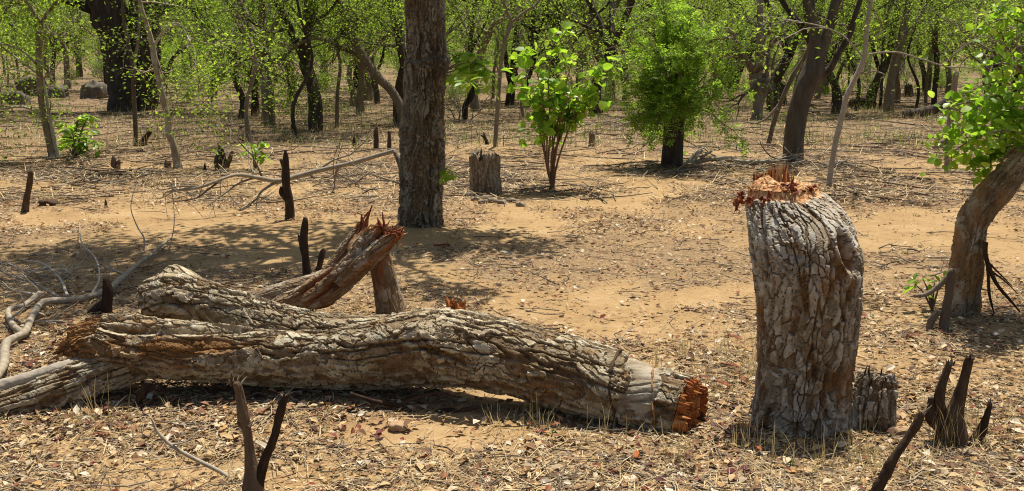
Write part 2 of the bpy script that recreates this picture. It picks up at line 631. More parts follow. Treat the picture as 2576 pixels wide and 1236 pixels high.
# trodden sand lies a little lower than the litter-covered ground
sd = sandy(XX, YY)
ZZ = ZZ - 0.012 * sd * fine
nr, nc = YY.shape
ii, jj = np.meshgrid(np.arange(nr - 1), np.arange(nc - 1), indexing='ij')
GQ = np.stack([ii * nc + jj, ii * nc + jj + 1, (ii + 1) * nc + jj + 1, (ii + 1) * nc + jj], -1).reshape(-1, 4)
ld = litter_density(XX, YY)
gcol = np.stack([sd, ld, sstep(13, 20, YY + 2 * fbm(XX * .3, YY * .3, 0.0, 8, 3)), np.ones_like(sd)], -1).reshape(-1, 4)

m, nt, out = new_mat('sandy_soil')
v = coords(nt)
at = nd(nt, 'ShaderNodeAttribute', attribute_name='gc')
sp = nd(nt, 'ShaderNodeSeparateColor')
nt.links.new(at.outputs['Color'], sp.inputs[0])
nA = noise(nt, v, 1.7, 5, 0.6)
nB = noise(nt, v, 14, 6, 0.7)
nC = noise(nt, v, 90, 4, 0.7)
sand = ramp(nt, mth(nt, 'MULTIPLY_ADD', nB, 0.5, mth(nt, 'MULTIPLY', nA, 0.5)), [(.32, (.245, .152, .070)), (.5, (.335, .218, .102)), (.68, (.41, .29, .152))])
humus = ramp(nt, mth(nt, 'MULTIPLY_ADD', nC, 0.6, mth(nt, 'MULTIPLY', nB, 0.4)), [(.36, (.085, .052, .030)), (.46, (.19, .122, .066)), (.58, (.29, .20, .11)), (.72, (.42, .33, .21))])
fa = mth(nt, 'MULTIPLY_ADD', sp.outputs[1], 1.1, mth(nt, 'MULTIPLY_ADD', nB, 1.2, -0.85), clamp=True)
c = mixc(nt, fa, sand, humus)
woodfloor = ramp(nt, mth(nt, 'MULTIPLY_ADD', nC, 0.5, mth(nt, 'MULTIPLY', nB, 0.5)), [(.36, (.085, .058, .034)), (.5, (.19, .13, .075)), (.64, (.34, .24, .14))])
c = mixc(nt, mth(nt, 'MULTIPLY', sp.outputs[2], 0.8), c, woodfloor)
speck = ramp(nt, noise(nt, v, 160, 2, 0.5), [(.60, (1, 1, 1)), (.68, (.42, .36, .30))])
c = mixc(nt, 0.8, c, speck, 'MULTIPLY')
bsdf(nt, out, c, 0.95, mth(nt, 'MULTIPLY_ADD', nC, 0.5, nB), 0.6, 0.02, 0.1)
SOIL = m
gm = mesh('ground', np.stack([XX, YY, ZZ], -1), GQ, None, {'gc': gcol}, True, [SOIL])
ground = link('ground', gm)
ground['kind'] = 'structure'
ground['label'] = 'sandy orange soil of the clearing scattered with dry litter'

# ------------------------------------------------------------------ litter on the ground
LEAFLIT = piece_mat('dry_leaf', [(0, (.40, .255, .11)), (.14, (.54, .385, .19)), (.26, (.27, .15, .066)), (.38, (.62, .49, .31)), (.48, (.19, .095, .045)),
                                 (.60, (.47, .28, .11)), (.70, (.40, .31, .20)), (.80, (.13, .068, .038)), (.87, (.68, .59, .44)), (.93, (.27, .11, .05)), (.975, (.20, .04, .025))], 0.7, 0.15)
STRAWMAT = piece_mat('dry_straw', [(0, (.52, .38, .18)), (.25, (.38, .265, .13)), (.45, (.62, .49, .275)), (.6, (.26, .18, .10)), (.75, (.46, .37, .235)), (.88, (.15, .105, .065))], 0.7, 0.1)
TWIGMAT = piece_mat('fallen_twig', [(0, (.15, .115, .08)), (.3, (.24, .19, .135)), (.55, (.09, .06, .04)), (.75, (.34, .28, .20)), (.9, (.12, .075, .05))], 0.85)
CLODMAT = piece_mat('soil_clod', [(0, (.36, .23, .105)), (.5, (.30, .19, .09)), (.7, (.42, .28, .135)), (.9, (.5, .42, .32))], 0.95)
GRASSMAT = piece_mat('dry_grass', [(0, (.58, .45, .20)), (.3, (.46, .36, .16)), (.55, (.66, .54, .30)), (.8, (.36, .30, .12))], 0.6, 0.35)
WEEDMAT = leaf_mat('weed_green', [(0, (.04, .09, .015)), (.6, (.09, .15, .02)), (1, (.2, .25, .05))], 0.4, 0.5)


def spread(rng, n, y0, y1, pw=2.0, dens=True, wide=0.62):
    """points over the ground, thinning out with distance as one stops telling pieces apart"""
    out = []
    got = 0
    while got < n:
        k = n
        a = rng.random(k)
        y = (y0 ** (1 - pw) + a * (y1 ** (1 - pw) - y0 ** (1 - pw))) ** (1 / (1 - pw))
        x = rng.uniform(-1, 1, k) * (0.9 + wide * y)
        keep = rng.random(k) < (litter_density(x, y) if dens is True else (dens(x, y) if dens else 1))
        q = np.stack([x[keep], y[keep]], 1)
        out.append(q)
        got += len(q)
    return np.concatenate(out)[:n]


def litter(name, label, cat, rng, tmpl, mat, n, y0, y1, size, pw=2.0, tilt=0.25, thin=None, dz=0.006, dens=True, grow=0.0, smooth=True):
    q = spread(rng, n, y0, y1, pw, dens)
    M = rotmats(rng.uniform(0, 6.283, n), rng.normal(0, tilt, n), rng.normal(0, tilt, n))
    s = (size[0] + (size[1] - size[0]) * rng.random(n) ** 1.8) * (1 + grow * q[:, 1])
    sc = np.stack([s if thin is None else rng.uniform(*thin, n) * (1 + grow * q[:, 1]), s, s], 1)
    if thin is not None:
        sc[:, 2] = rng.uniform(-0.5, 0.5, n) * s
    pos = np.column_stack([q, gz(q[:, 0], q[:, 1]) + rng.uniform(0.2, 1, n) * dz + 0.004])
    pos[:, 2] += np.abs(M[:, 2, 1]) * s * 0.4
    V, F = scatter(tmpl[0], tmpl[1], pos, M, sc)
    o = link(name, mesh(name, V, None, F, None, smooth, [mat]))
    tag(o, label, cat, None, 'stuff')
    return o


r0 = np.random.default_rng(101)
litter('fallen_leaves', 'dry curled leaves littering the ground around the log', 'leaf litter', r0, LEAF8, LEAFLIT, 22000, 3.0, 7, (.011, .058), 2.0, 0.25, dz=0.012, smooth=False)
litter('fallen_leaves', 'dry leaves scattered over the middle of the clearing', 'leaf litter', r0, LEAF4, LEAFLIT, 26000, 4, 12, (.012, .06), 1.8, 0.25, dz=0.012, smooth=False)
litter('fallen_leaves', 'dry leaf litter thinning out towards the trees', 'leaf litter', r0, LEAF4, LEAFLIT, 56000, 9, 45, (.018, .045), 1.6, 0.3, dz=0.012, grow=0.03, smooth=False)
litter('dry_straw', 'bits of dry straw and stalk strewn over the soil', 'straw', r0, STRAW, STRAWMAT, 60000, 3.0, 16, (.03, .14), 2.0, 0.07, thin=(.002, .0045), dz=0.014)
litter('dry_straw', 'stalk litter under the trees beyond the clearing', 'straw', r0, STRAW, STRAWMAT, 40000, 11, 42, (.08, .3), 1.6, 0.2, thin=(.006, .012), dz=0.02)


def clod_template(seed):
    rg = np.random.default_rng(seed)
    a = np.array([[1, 0, 0], [-1, 0, 0], [0, 1, 0], [0, -1, 0], [0, 0, .8], [0, 0, -.6]], float) * rg.uniform(.6, 1.1, (6, 1))
    return a, np.array([[0, 2, 4], [2, 1, 4], [1, 3, 4], [3, 0, 4], [2, 0, 5], [1, 2, 5], [3, 1, 5], [0, 3, 5]])


litter('soil_clods', 'small clods and grit on the sandy soil', 'soil clods', r0, clod_template(4), CLODMAT, 4000, 3.0, 20, (.002, .009), 2.0, 0.5, dz=0.003, dens=False)


def bent_twigs(name, label, rng, n, y0, y1, ln, th, pw=1.9):
    q = spread(rng, n, y0, y1, pw, lambda x, y: np.clip(litter_density(x, y) * 1.1 - 0.1, 0.01, 1))
    L = rng.uniform(ln[0], ln[1], n) * (0.6 + 0.05 * q[:, 1])
    R = rng.uniform(th[0], th[1], n) * (0.7 + 0.04 * q[:, 1])
    yaw = rng.uniform(0, 6.283, n)
    K = 4
    t = np.linspace(-.5, .5, K)
    bend = rng.normal(0, .16, n)
    kink = rng.normal(0, .10, n)
    lx = t[None] * L[:, None]
    ly = (bend[:, None] * (4 * t ** 2)[None] + kink[:, None] * np.sin(t * 9)[None]) * L[:, None] * .6
    lift = rng.uniform(0, .10, n)[:, None] * (t[None] + .5) * L[:, None]
    x = q[:, :1] + lx * np.cos(yaw)[:, None] - ly * np.sin(yaw)[:, None]
    y = q[:, 1:] + lx * np.sin(yaw)[:, None] + ly * np.cos(yaw)[:, None]
    z = gz(x, y) + R[:, None] * .8 + .008 + lift
    C = np.stack([x, y, z], -1)
    tx = np.gradient(C, axis=1)
    tx /= np.linalg.norm(tx, axis=2)[..., None] + 1e-9
    side = np.stack([-tx[..., 1], tx[..., 0], 0 * tx[..., 0]], -1)
    up = np.cross(tx, side)
    tap = (1 - .55 * (t + .5))[None, :, None] * R[:, None, None]
    ring = []
    for k in range(4):
        a = k * np.pi / 2 + .4
        ring.append(C + (np.cos(a) * side + np.sin(a) * up) * tap)
    V = np.stack(ring, 2).reshape(-1, 3)
    i, k = np.meshgrid(np.arange(K - 1), np.arange(4), indexing='ij')
    F = np.stack([i * 4 + k, i * 4 + (k + 1) % 4, (i + 1) * 4 + (k + 1) % 4, (i + 1) * 4 + k], -1).reshape(-1, 4)
    F = (F[None] + (np.arange(n) * K * 4)[:, None, None]).reshape(-1, 4)
    o = link(name, mesh(name, V, F, None, None, True, [TWIGMAT]))
    return tag(o, label, 'twigs', None, 'stuff')


bent_twigs('fallen_twigs', 'thin broken twigs lying about the clearing', r0, 3600, 3.1, 16, (.08, .38), (.002, .0055))
bent_twigs('fallen_twigs', 'fallen sticks on the floor of the wood', r0, 2600, 11, 42, (.2, .9), (.004, .010), 1.5)


def tufts(name, label, rng, centres, blades, ln, mat, spreadr=0.06, wid=(.0018, .0035), lean=0.45, cat='grass'):
    pos, M, S = [], [], []
    for (x, y, k) in centres:
        nb = int(blades * k)
        a, r = rng.uniform(0, 6.283, nb), spreadr * np.sqrt(rng.random(nb))
        px_, py_ = x + r * np.cos(a), y + r * np.sin(a)
        pos.append(np.column_stack([px_, py_, gz(px_, py_)]))
        M.append(rotmats(rng.uniform(0, 6.283, nb), np.pi / 2 - np.abs(rng.normal(0, lean, nb)), rng.normal(0, .2, nb)))
        l = rng.uniform(ln[0], ln[1], nb) * k ** .5
        S.append(np.stack([rng.uniform(*wid, nb), l, rng.uniform(-8, 8, nb) * l], 1))
    tv = np.array([[-.5, 0, 0], [.5, 0, 0], [.42, .4, .006], [-.42, .4, .006], [.3, .75, .025], [-.3, .75, .025], [0, 1, .05]], float)
    tf = np.array([[0, 1, 2], [0, 2, 3], [3, 2, 4], [3, 4, 5], [5, 4, 6]])
    V, F = scatter(tv, tf, np.concatenate(pos), np.concatenate(M), np.concatenate(S))
    o = link(name, mesh(name, V, None, F, None, True, [mat]))
    return tag(o, label, cat, None, 'stuff')


rg = np.random.default_rng(55)
cen = []
for (px, py, k) in [(1835, 930, 1.2), (1870, 900, 1.3), (1810, 960, .9), (1790, 1000, .7), (1880, 960, 1), (1850, 880, .8), (1780, 900, .7), (190, 1075, 1.2), (215, 1080, .8), (1985, 1180, 1.0), (2140, 1160, 1.1), (2080, 1190, .8),
                    (2380, 1120, 1.4), (2440, 1100, 1.3), (2350, 1080, 1.1), (2480, 1130, 1.0), (1700, 1160, .8), (1560, 1140, .7), (1260, 1100, .8), (850, 1100, .6), (1330, 1080, .6), (620, 1190, .6), (960, 790, .8), (1005, 800, .7),
                    (126, 515, 1.3), (140, 512, 1.2), (2200, 1190, .8), (2300, 1190, 1), (330, 1120, .6), (1660, 930, .7), (1730, 880, .7), (2290, 1000, .6), (2540, 1050, .9), (1900, 1160, .8)]:
    g = GP(px, py)
    for _ in range(3):
        cen.append((g[0] + rg.normal(0, .06), g[1] + rg.normal(0, .06), k * rg.uniform(.5, 1)))
tufts('dry_grass', 'straw-coloured dry grass tufts by the stump and log', rg, cen, 16, (.08, .24), GRASSMAT)
q = spread(rg, 500, 3.2, 22, 1.8)
tufts('dry_grass', 'sparse dry grass stubble over the clearing', rg, [(a, b, rg.uniform(.3, .8)) for a, b in q], 9, (.04, .12), GRASSMAT, 0.05, (.002, .004))
q = spread(rg, 240, 3.2, 24, 1.6)
tufts('green_weeds', 'tiny green weeds sprouting from the soil', rg, [(a, b, rg.uniform(.3, .9)) for a, b in q], 9, (.02, .06), WEEDMAT, 0.03, (.004, .01), 0.9, 'weeds')
q = spread(rg, 1500, 17, 50, 1.3, False)
tufts('dry_grass', 'tall dry grass among the trees at the back', rg, [(a, b, rg.uniform(.3, 1.2)) for a, b in q], 14, (.10, .34), GRASSMAT, 0.45, (.004, .009), 0.6)
q = spread(rg, 800, 17, 60, 1.2, False)
tufts('green_grass', 'green grass growing under the trees at the back', rg, [(a, b, rg.uniform(.3, 1.1)) for a, b in q], 18, (.08, .26), WEEDMAT, 0.5, (.010, .02), 0.8)

# ------------------------------------------------------------------ trunks with plates of bark
def bark_trunk(A, ns, na, cell, H, seed, ref=(0, 0, 1), shape=None, field=None, groove=0.25, warp=0.5, crackw=0.16, upright=False):
    """High-resolution trunk: a grid over the limb, cracked into raised plates.
    shape(s,ang,pos)->radius factor; field(pos,s,ang)->(extra height m, bare mask, stripped mask)"""
    C4 = catmull(A, ns)
    C, R = C4[:, :3], C4[:, 3]
    T, N, Bn = frames(C, ref)
    if upright:
        T, N, Bn = (np.tile(np.array(q, float), (ns, 1)) for q in ((0, 0, 1), (1, 0, 0), (0, 1, 0)))
    s = np.concatenate([[0], np.cumsum(np.linalg.norm(np.diff(C, axis=0), axis=1))])
    a = np.linspace(0, 2 * np.pi, na, endpoint=False)
    fr_a = -math.pi / 2 if abs(T[0][2]) > .7 else -.6      # finer towards the open side of the clearing
    a = a - .45 * np.sin(a - fr_a)
    D = np.cos(a)[None, :, None] * N[:, None] + np.sin(a)[None, :, None] * Bn[:, None]
    S2, A2 = np.meshgrid(s, a, indexing='ij')
    rr = np.repeat(R[:, None], na, 1)
    ca, sa = np.cos(A2), np.sin(A2)
    rr = rr * (1 + 0.05 * fbm(ca * 1.1, sa * 1.1, S2 * 2.2, seed + 90, 3))
    if shape is not None:
        rr = rr * shape(S2 / s[-1], A2)
    pos = C[:, None] + D * rr[..., None]
    Rm = float(np.median(R))
    wrap = max(6, int(round(2 * np.pi * Rm / cell[1])))
    X, Y_, Z = pos[..., 0], pos[..., 1], pos[..., 2]
    rag = fbm(X * 55, Y_ * 55, Z * 55, seed + 12, 2) * .12
    wu = fbm(X * 11, Y_ * 11, Z * 11, seed + 1, 3) * warp
    wv = fbm(X * 11, Y_ * 11, Z * 11, seed + 2, 3) * warp
    lowa = fbm(X * 4.5, Y_ * 4.5, Z * 4.5, seed + 31, 2)
    lowb = fbm(X * 4.5, Y_ * 4.5, Z * 4.5, seed + 37, 2)
    u = S2 / cell[0] + wu * .7 + rag + 1.3 * lowa
    vv = A2 / (2 * np.pi) * wrap + wv + rag + 1.1 * lowb
    f1, f2, cid, lu, lv = voronoi(u, vv, wrap, seed + 3)
    g1, g2, cid2, mu, mv = voronoi(u * 2.3 + 7 + rag, vv * 2 + rag, wrap * 2, seed + 9)
    zz = np.zeros_like(f1)
    crnd = _h(cid.astype(float), zz, zz, seed + 4)
    crn2 = _h(cid.astype(float), zz + 1, zz, seed + 4)
    c2 = _h(cid2.astype(float), zz, zz, seed + 14)
    cw = crackw * np.clip(.62 + .75 * fbm(X * 5, Y_ * 5, Z * 5, seed + 6, 2), .12, 1.5)
    top = sstep(cw * .3, cw, f2 - f1)
    top2 = sstep(.02, .02 + .10, g2 - g1)
    fine = fbm(X * 70, Y_ * 70, Z * 70, seed + 5, 3)
    med = fbm(X * 22, Y_ * 22, Z * 22, seed + 8, 2)
    # plates of uneven height that lift along one edge, with smaller flakes broken out of them
    lift = (crn2 - .5) * lv * 1.1 + .35 * lu * (crnd - .3)
    flake = np.where(c2 > .74, -.40, c2 * .22) + (c2 - .4) * mv * .35
    gone = crn2 + .45 * lowa > .80                                   # plates that have dropped off and bare the brown bark below
    lvl = np.where(gone, -.15 + .25 * crnd, .35 + .65 * crnd)
    h = H * (top * (lvl + lift * ~gone + flake) - .16 * (1 - top2) * top + .10 * fine + .12 * med)
    ridge = 1 - np.abs(fbm(ca * 2.6 + wu * .3, sa * 2.6, S2 * 1.6, seed + 7, 3))
    gr = sstep(.84, .99, ridge)
    h = h - groove * H * 2.4 * gr
    bare = np.zeros_like(h)
    strip = np.zeros_like(h)
    if field is not None:
        eh, bare, strip = field(pos, S2 / s[-1], A2)
        h = h * (1 - bare) + eh
    V = pos + D * h[..., None]
    outer = top * (1 - gr) * np.where(c2 > .74, .5, 1.0) * np.where(gone, .25, 1.0)
    bk = np.stack([.55 * crnd + .45 * c2, outer, strip, np.ones_like(h)], -1)
    return dict(V=V, bk=bk, cid=cid, top=top, bare=bare, C=C, T=T, N=N, B=Bn, R=R, s=s, a=a, D=D, ns=ns, na=na, gr=gr)


def build_trunk(tr, parent, base, mat, name='trunk', plates=0, baremat=None, barename=None, caps=(False, False), minf=8):
    ns, na = tr['ns'], tr['na']
    V = tr['V'].reshape(-1, 3) - np.asarray(base)
    bk = tr['bk'].reshape(-1, 4)
    Q = grid_quads(ns, na)
    own = np.zeros(len(Q), np.int64)
    topf = tr['top'].reshape(-1)[Q].mean(1)
    cf = tr['cid'].reshape(-1)[Q[:, 0]]
    bf = tr['bare'].reshape(-1)[Q].mean(1)
    isbare = bf > 0.5
    rest = np.ones(len(Q), bool)
    if plates:
        cen = V[Q].mean(1)
        nrm = np.cross(V[Q[:, 1]] - V[Q[:, 0]], V[Q[:, 3]] - V[Q[:, 0]])
        out_dir = tr['D'].reshape(-1, 3)[Q[:, 0]]
        tocam = np.array([0, 0, CAM_H]) - (cen + np.asarray(base))
        tocam /= np.linalg.norm(tocam, axis=1)[:, None]
        face = (out_dir * tocam).sum(1)
        ar = np.linalg.norm(nrm, axis=1)
        ok = (topf > 0.45) & ~isbare
        ids, inv = np.unique(cf, return_inverse=True)
        vis = np.bincount(inv, weights=np.where(ok, ar * np.clip(face, 0, 1), 0), minlength=len(ids))
        cnt = np.bincount(inv, weights=ok.astype(float), minlength=len(ids))
        order = np.argsort(-vis)
        chosen = [k for k in order if vis[k] > 0 and cnt[k] >= minf][:plates]
        for k in chosen:
            f = np.where((inv == k) & ok)[0]
            fs, best = set(f.tolist()), []
            while fs:
                st = [fs.pop()]
                comp = []
                while st:
                    g = st.pop()
                    comp.append(g)
                    r_, c_ = divmod(g, na)
                    for h_ in (g - na, g + na, r_ * na + (c_ + 1) % na, r_ * na + (c_ - 1) % na):
                        if h_ in fs:
                            fs.remove(h_)
                            st.append(h_)
                if len(comp) > len(best):
                    best = comp
            f = np.array(sorted(best))
            q = Q[f]
            uq, iv = np.unique(q, return_inverse=True)
            link('bark_plate', mesh('bark_plate', V[uq], iv.reshape(-1, 4), None, {'bk': bk[uq]}, False, [mat]), parent)
            rest[f] = False
    if baremat is not None and isbare.any():
        f = np.where(isbare)[0]
        uq, iv = np.unique(Q[f], return_inverse=True)
        link(barename, mesh(barename, V[uq], iv.reshape(-1, 4), None, {'bk': bk[uq]}, True, [baremat]), parent)
        rest &= ~isbare
    T = []
    if caps[0]:
        V = np.vstack([V, V[:na].mean(0)])
        bk = np.vstack([bk, bk[0]])
        j = np.arange(na)
        T.append(np.stack([np.full(na, len(V) - 1), (j + 1) % na, j], -1))
    if caps[1]:
        V = np.vstack([V, V[(ns - 1) * na:ns * na].mean(0)])
        bk = np.vstack([bk, bk[0]])
        j = np.arange(na)
        T.append(np.stack([np.full(na, len(V) - 1), (ns - 1) * na + j, (ns - 1) * na + (j + 1) % na], -1))
    return link(name, mesh(name, V, Q[rest], np.vstack(T) if T else None, {'bk': bk}, False, [mat]), parent)


def rough_end(tr, i, sgn, base, mat, name, parent, nr, hfun, seed=0, inset=0.985):
    """broken or cut end of a trunk: a disc of split fibres that fills ring i of the trunk"""
    ring = tr['V'][i]
    na = len(ring)
    c = ring.mean(0)
    ax = tr['T'][i] * sgn
    f = np.linspace(1, 0.02, nr)
    V = c + (ring - c)[None] * (f * inset)[:, None, None]
    lx = ((V - c) * tr['N'][i]).sum(-1)
    ly = ((V - c) * tr['B'][i]).sum(-1)
    h = hfun(lx, ly, np.repeat(f[:, None], na, 1))
    V = V + ax * h[..., None]
    V = V - np.asarray(base)
    Q = grid_quads(nr, na)
    if sgn < 0:
        Q = Q[:, ::-1]
    cc = V[-1].mean(0)
    j = np.arange(na)
    T = np.stack([np.full(na, nr * na), (nr - 1) * na + j, (nr - 1) * na + (j + 1) % na], -1)
    return link(name, mesh(name, np.vstack([V.reshape(-1, 3), cc]), Q, T, {'bk': np.tile((.5, 1., 0, 1), (nr * na + 1, 1))}, False, [mat]), parent)


def fibres(lx, ly, w, seed):
    """random height per bundle of fibres"""
    f1, f2, cid, a, b = voronoi(lx / w + 50, ly / w + 50, 1000, seed)
    return _h(cid.astype(float), np.zeros_like(lx), np.zeros_like(lx), seed) - 0.25 * f1


def splinter(parent, base, p, d, ln, w, t, mat, rng, name='splinter', bend=0.12):
    """one split sliver of wood: flat, tapering, with a ragged tip"""
    d = np.asarray(d, float)
    d /= np.linalg.norm(d)
    a = np.cross(d, rng.normal(0, 1, 3))
    a /= np.linalg.norm(a)
    b = np.cross(d, a)
    K = 5
    V = []
    side = rng.normal(0, bend, 2)
    for k in range(K):
        f = k / (K - 1)
        ww = w * (1 - f) ** .7 * (1 + .25 * rng.normal()) + .001
        tt = t * (1 - .8 * f) * (1 + .2 * rng.normal()) + .0008
        c = np.asarray(p) + d * ln * f + (a * side[0] + b * side[1]) * ln * f * f
        V += [c + a * ww + b * tt, c - a * ww + b * tt, c - a * ww * .8 - b * tt, c + a * ww * .8 - b * tt]
    V = np.array(V) - np.asarray(base)
    Q = grid_quads(K, 4)
    Q = np.vstack([Q, [[3, 2, 1, 0]], [[16, 17, 18, 19]]])
    return link(name, mesh(name, V, Q, None, {'bk': np.tile((rng.random(), 1, 0, 1), (len(V), 1))}, False, [mat]), parent)


# ------------------------------------------------------------------ the fallen log
R1 = np.random.default_rng(5)
LOG_A = path([(1722, 1033, 83, 4.26), (1650, 1013, 84, 4.30), (1500, 964, 89, 4.38), (1300, 908, 88, 4.5), (1180, 880, 92, 4.58), (1080, 874, 94, 4.64), (980, 886, 86, 4.66), (850, 900, 74, 4.68),
              (700, 900, 70, 4.69), (500, 887, 72, 4.7), (330, 872, 73, 4.72), (250, 864, 70, 4.74), (210, 864, 60, 4.75), (185, 872, 42, 4.755), (165, 880, 22, 4.76)])
base = (LOG_A[5][0], LOG_A[5][1], 0.0)
log = thing('fallen_log', 'long grey forked log lying across the foreground with a raw orange broken end', 'log', base)
xb0, xb1 = P(1556, 970, 4.35)[0], P(1640, 1000, 4.31)[0]
knotp = P(1075, 855, 4.47)


def log_field(pos, s, ang):
    x, y, z = pos[..., 0], pos[..., 1], pos[..., 2]
    zc = z - 0.16
    wob = 0.016 * fbm(pos[..., 0] * 14, y * 14, z * 14, 71, 4, .65)
    xs = x - 0.33 * zc * 1.0 + wob
    bare = sstep(xb0 - .006, xb0 + .006, xs) * (1 - sstep(xb1 - .006, xb1 + .006, xs))
    bare = bare * sstep(0.07, 0.10, z + wob * 2)
    grain = fbm(x * 8, y * 90, z * 90, 73, 3)
    cuts = fbm(x * 10, y * 30, z * 30, 74, 2)
    chk = sstep(.82, .97, 1 - np.abs(fbm(x * 4, y * 26, z * 26, 75, 2)))      # drying checks along the grain
    lip = np.exp(-((xs - xb0) / .010) ** 2) * -0.010 + np.exp(-((xs - xb1) / .012) ** 2) * -0.007
    eh = bare * (-0.006 + 0.0014 * grain + 0.0030 * np.floor(cuts * 3) / 3 - .007 * chk) + lip
    # knot and deep seams
    d = np.linalg.norm((pos - knotp) * np.array([1, .6, 1.2]), axis=-1)
    eh = eh + 0.022 * np.exp(-(d / .045) ** 2) - 0.025 * np.exp(-(d / .016) ** 2)
    # stripped orange patch on the near side of the left half, and scattered scars
    o1 = np.exp(-(((x - P(430, 0, 4.6)[0]) / .42) ** 2)) * np.exp(-(((z - P(430, 872, 4.6)[2]) / .045) ** 2)) * (y < 4.68)
    n = fbm(x * 5, y * 12, z * 12, 77, 3)
    n2 = fbm(x * 4, y * 9, z * 9, 79, 3)
    tipm = 1 - sstep(P(168, 0, 4.75)[0], P(222, 0, 4.75)[0], x + .05 * n - .12 * (z - .16))
    strip = np.clip(sstep(.35, .75, o1 + .3 * n) + .55 * sstep(.55, .8, n2) + tipm, 0, 1)
    bare = np.maximum(bare, 0)
    gl = np.exp(-(((z - P(350, 838, 4.6)[2]) / .012) ** 2)) * sstep(P(190, 0, 4.7)[0], P(260, 0, 4.7)[0], x) * (1 - sstep(P(560, 0, 4.7)[0], P(640, 0, 4.7)[0], x)) * (y < 4.7)
    eh = eh - 0.030 * gl - 0.012 * tipm + .010 * tipm * fbm(x * 6, y * 50, z * 50, 78, 3) - 0.006 * sstep(.5, .9, strip)
    return eh, bare, strip * (1 - bare)


def log_shape(s, a):
    return 1 + 0.05 * np.cos(2 * a + 4 * s) + 0.04 * np.cos(3 * a - 7 * s)


tr = bark_trunk(LOG_A, 860, 176, (0.105, 0.034), 0.0125, 21, (0, 0, 1), log_shape, log_field, groove=0.4, warp=.55, crackw=.17)
# the butt was cut on the slant, so its face turns to the viewer
wgt = np.clip(1 - np.arange(tr['ns']) / 75, 0, 1)[:, None] ** 1.5
offy = tr['V'][..., 1] - tr['C'][:, None, 1]
tr['V'] = tr['V'] + (-tr['T'][0])[None, None] * (.20 * offy * wgt)[..., None]
build_trunk(tr, log, base, GREYBARK, 'trunk', 290, BAREWOOD, 'debarked_band', minf=12)


def log_end(lx, ly, f):
    fi = fibres(lx * .16, ly, .018, 91) * 0.060 + fibres(lx * .25, ly, .006, 92) * 0.022 - .10 * lx
    return 0.003 + (fi - 0.006) * np.clip((1 - f) * 14, 0, 1)


rough_end(tr, 0, -1, base, LOGWOOD, 'splintered_end', log, 56, log_end)
ring0 = tr['V'][0]
e0 = ring0.mean(0)
ax = -tr['T'][0]
for k in range(46):
    q = ring0[int(R1.integers(len(ring0)))]
    p = e0 + (q - e0) * R1.uniform(.5, .97) - ax * .015
    splinter(log, base, p, ax + R1.normal(0, .08, 3), R1.uniform(.03, .085), R1.uniform(.004, .014), R1.uniform(.002, .005), LOGWOOD if R1.random() < .65 else REDWOOD, R1)


def log_tip(lx, ly, f):
    return .03 * (1 - f) + fibres(lx, ly, .012, 93) * .05 * np.clip((1 - f) * 4, 0, 1)


rough_end(tr, -1, 1, base, OLDWOOD, 'broken_tip', log, 16, log_tip)
e1, ax1 = tr['C'][-1], tr['T'][-1]
for k in range(16):
    i = int(R1.integers(824, 855))
    q = tr['V'][i, int(R1.integers(176))]
    p = tr['C'][i] + (q - tr['C'][i]) * R1.uniform(.6, .98)
    splinter(log, base, p, ax1 + R1.normal(0, .12, 3), R1.uniform(.03, .09), R1.uniform(.004, .014), R1.uniform(.002, .006), OLDWOOD, R1)

# torn lips of bark on both sides of the bare band
for (xc, rad, mt, sd) in ((xb0 - .008, .008, SNAGBARK, 3), (xb1 + .006, .005, OLDWOOD, 8)):
    i = int(np.argmin(np.abs(tr['C'][:, 0] - xc)))
    pts = []
    for t in np.linspace(.75, -2.5, 26):
        j = int(np.argmin(np.abs(np.angle(np.exp(1j * (tr['a'] - t))))))
        sh = int(7 * math.sin(t * 1.7 + sd) + 8 * (t + 1))
        pts.append([*(tr['V'][i + sh, j] + tr['D'][i, j] * .001), rad * R1.uniform(.55, 1.25)])
    bl = B()
    tube(bl, np.array(pts), 90, 9, .3, sd, col=(.6, 1, 0, 1), rf=60, stretch=1)
    link('bark_lip', bl.mesh('bark_lip', mt, base), log)

REAR = path([(1150, 868, 60, 4.66), (1040, 846, 56, 4.74), (900, 842, 46, 4.8), (760, 830, 47, 4.88), (640, 800, 50, 4.98), (540, 768, 54, 5.08), (450, 748, 57, 5.16), (400, 752, 54, 5.2), (376, 758, 44, 5.22)])
tr = bark_trunk(REAR, 310, 120, (0.13, 0.042), 0.013, 33, (0, 0, 1), None, None, groove=0.4, warp=0.8)
limb_o = build_trunk(tr, log, base, GREYBARK, 'upper_limb', 0)
rough_end(tr, -1, 1, base, SNAGBARK, 'limb_end', limb_o, 14, lambda lx, ly, f: .03 * (1 - f) + .015 * fbm(lx * 20, ly * 20, 0 * lx, 5, 2) * (1 - f))
# bark plates of the upper limb are pieces of the log too
STUBT = path([(500, 745, 34, 5.2), (465, 718, 36, 5.26), (432, 696, 30, 5.3), (418, 688, 20, 5.31)])
trs = bark_trunk(STUBT, 90, 100, (0.09, 0.034), 0.009, 35, (0, 0, 1))
build_trunk(trs, log, base, GREYBARK, 'limb_stub', 0, caps=(False, True))
LOWER = path([(360, 905, 44, 4.70), (285, 930, 46, 4.66), (190, 962, 49, 4.60), (90, 1000, 51, 4.54), (0, 1030, 51, 4.49), (-110, 1066, 48, 4.43), (-260, 1105, 44, 4.36)])
tr = bark_trunk(LOWER, 250, 110, (0.13, 0.042), 0.010, 37, (0, 0, 1), None, None, groove=0.5)
build_trunk(tr, log, base, GREYBARK, 'lower_limb', 0, caps=(False, True))

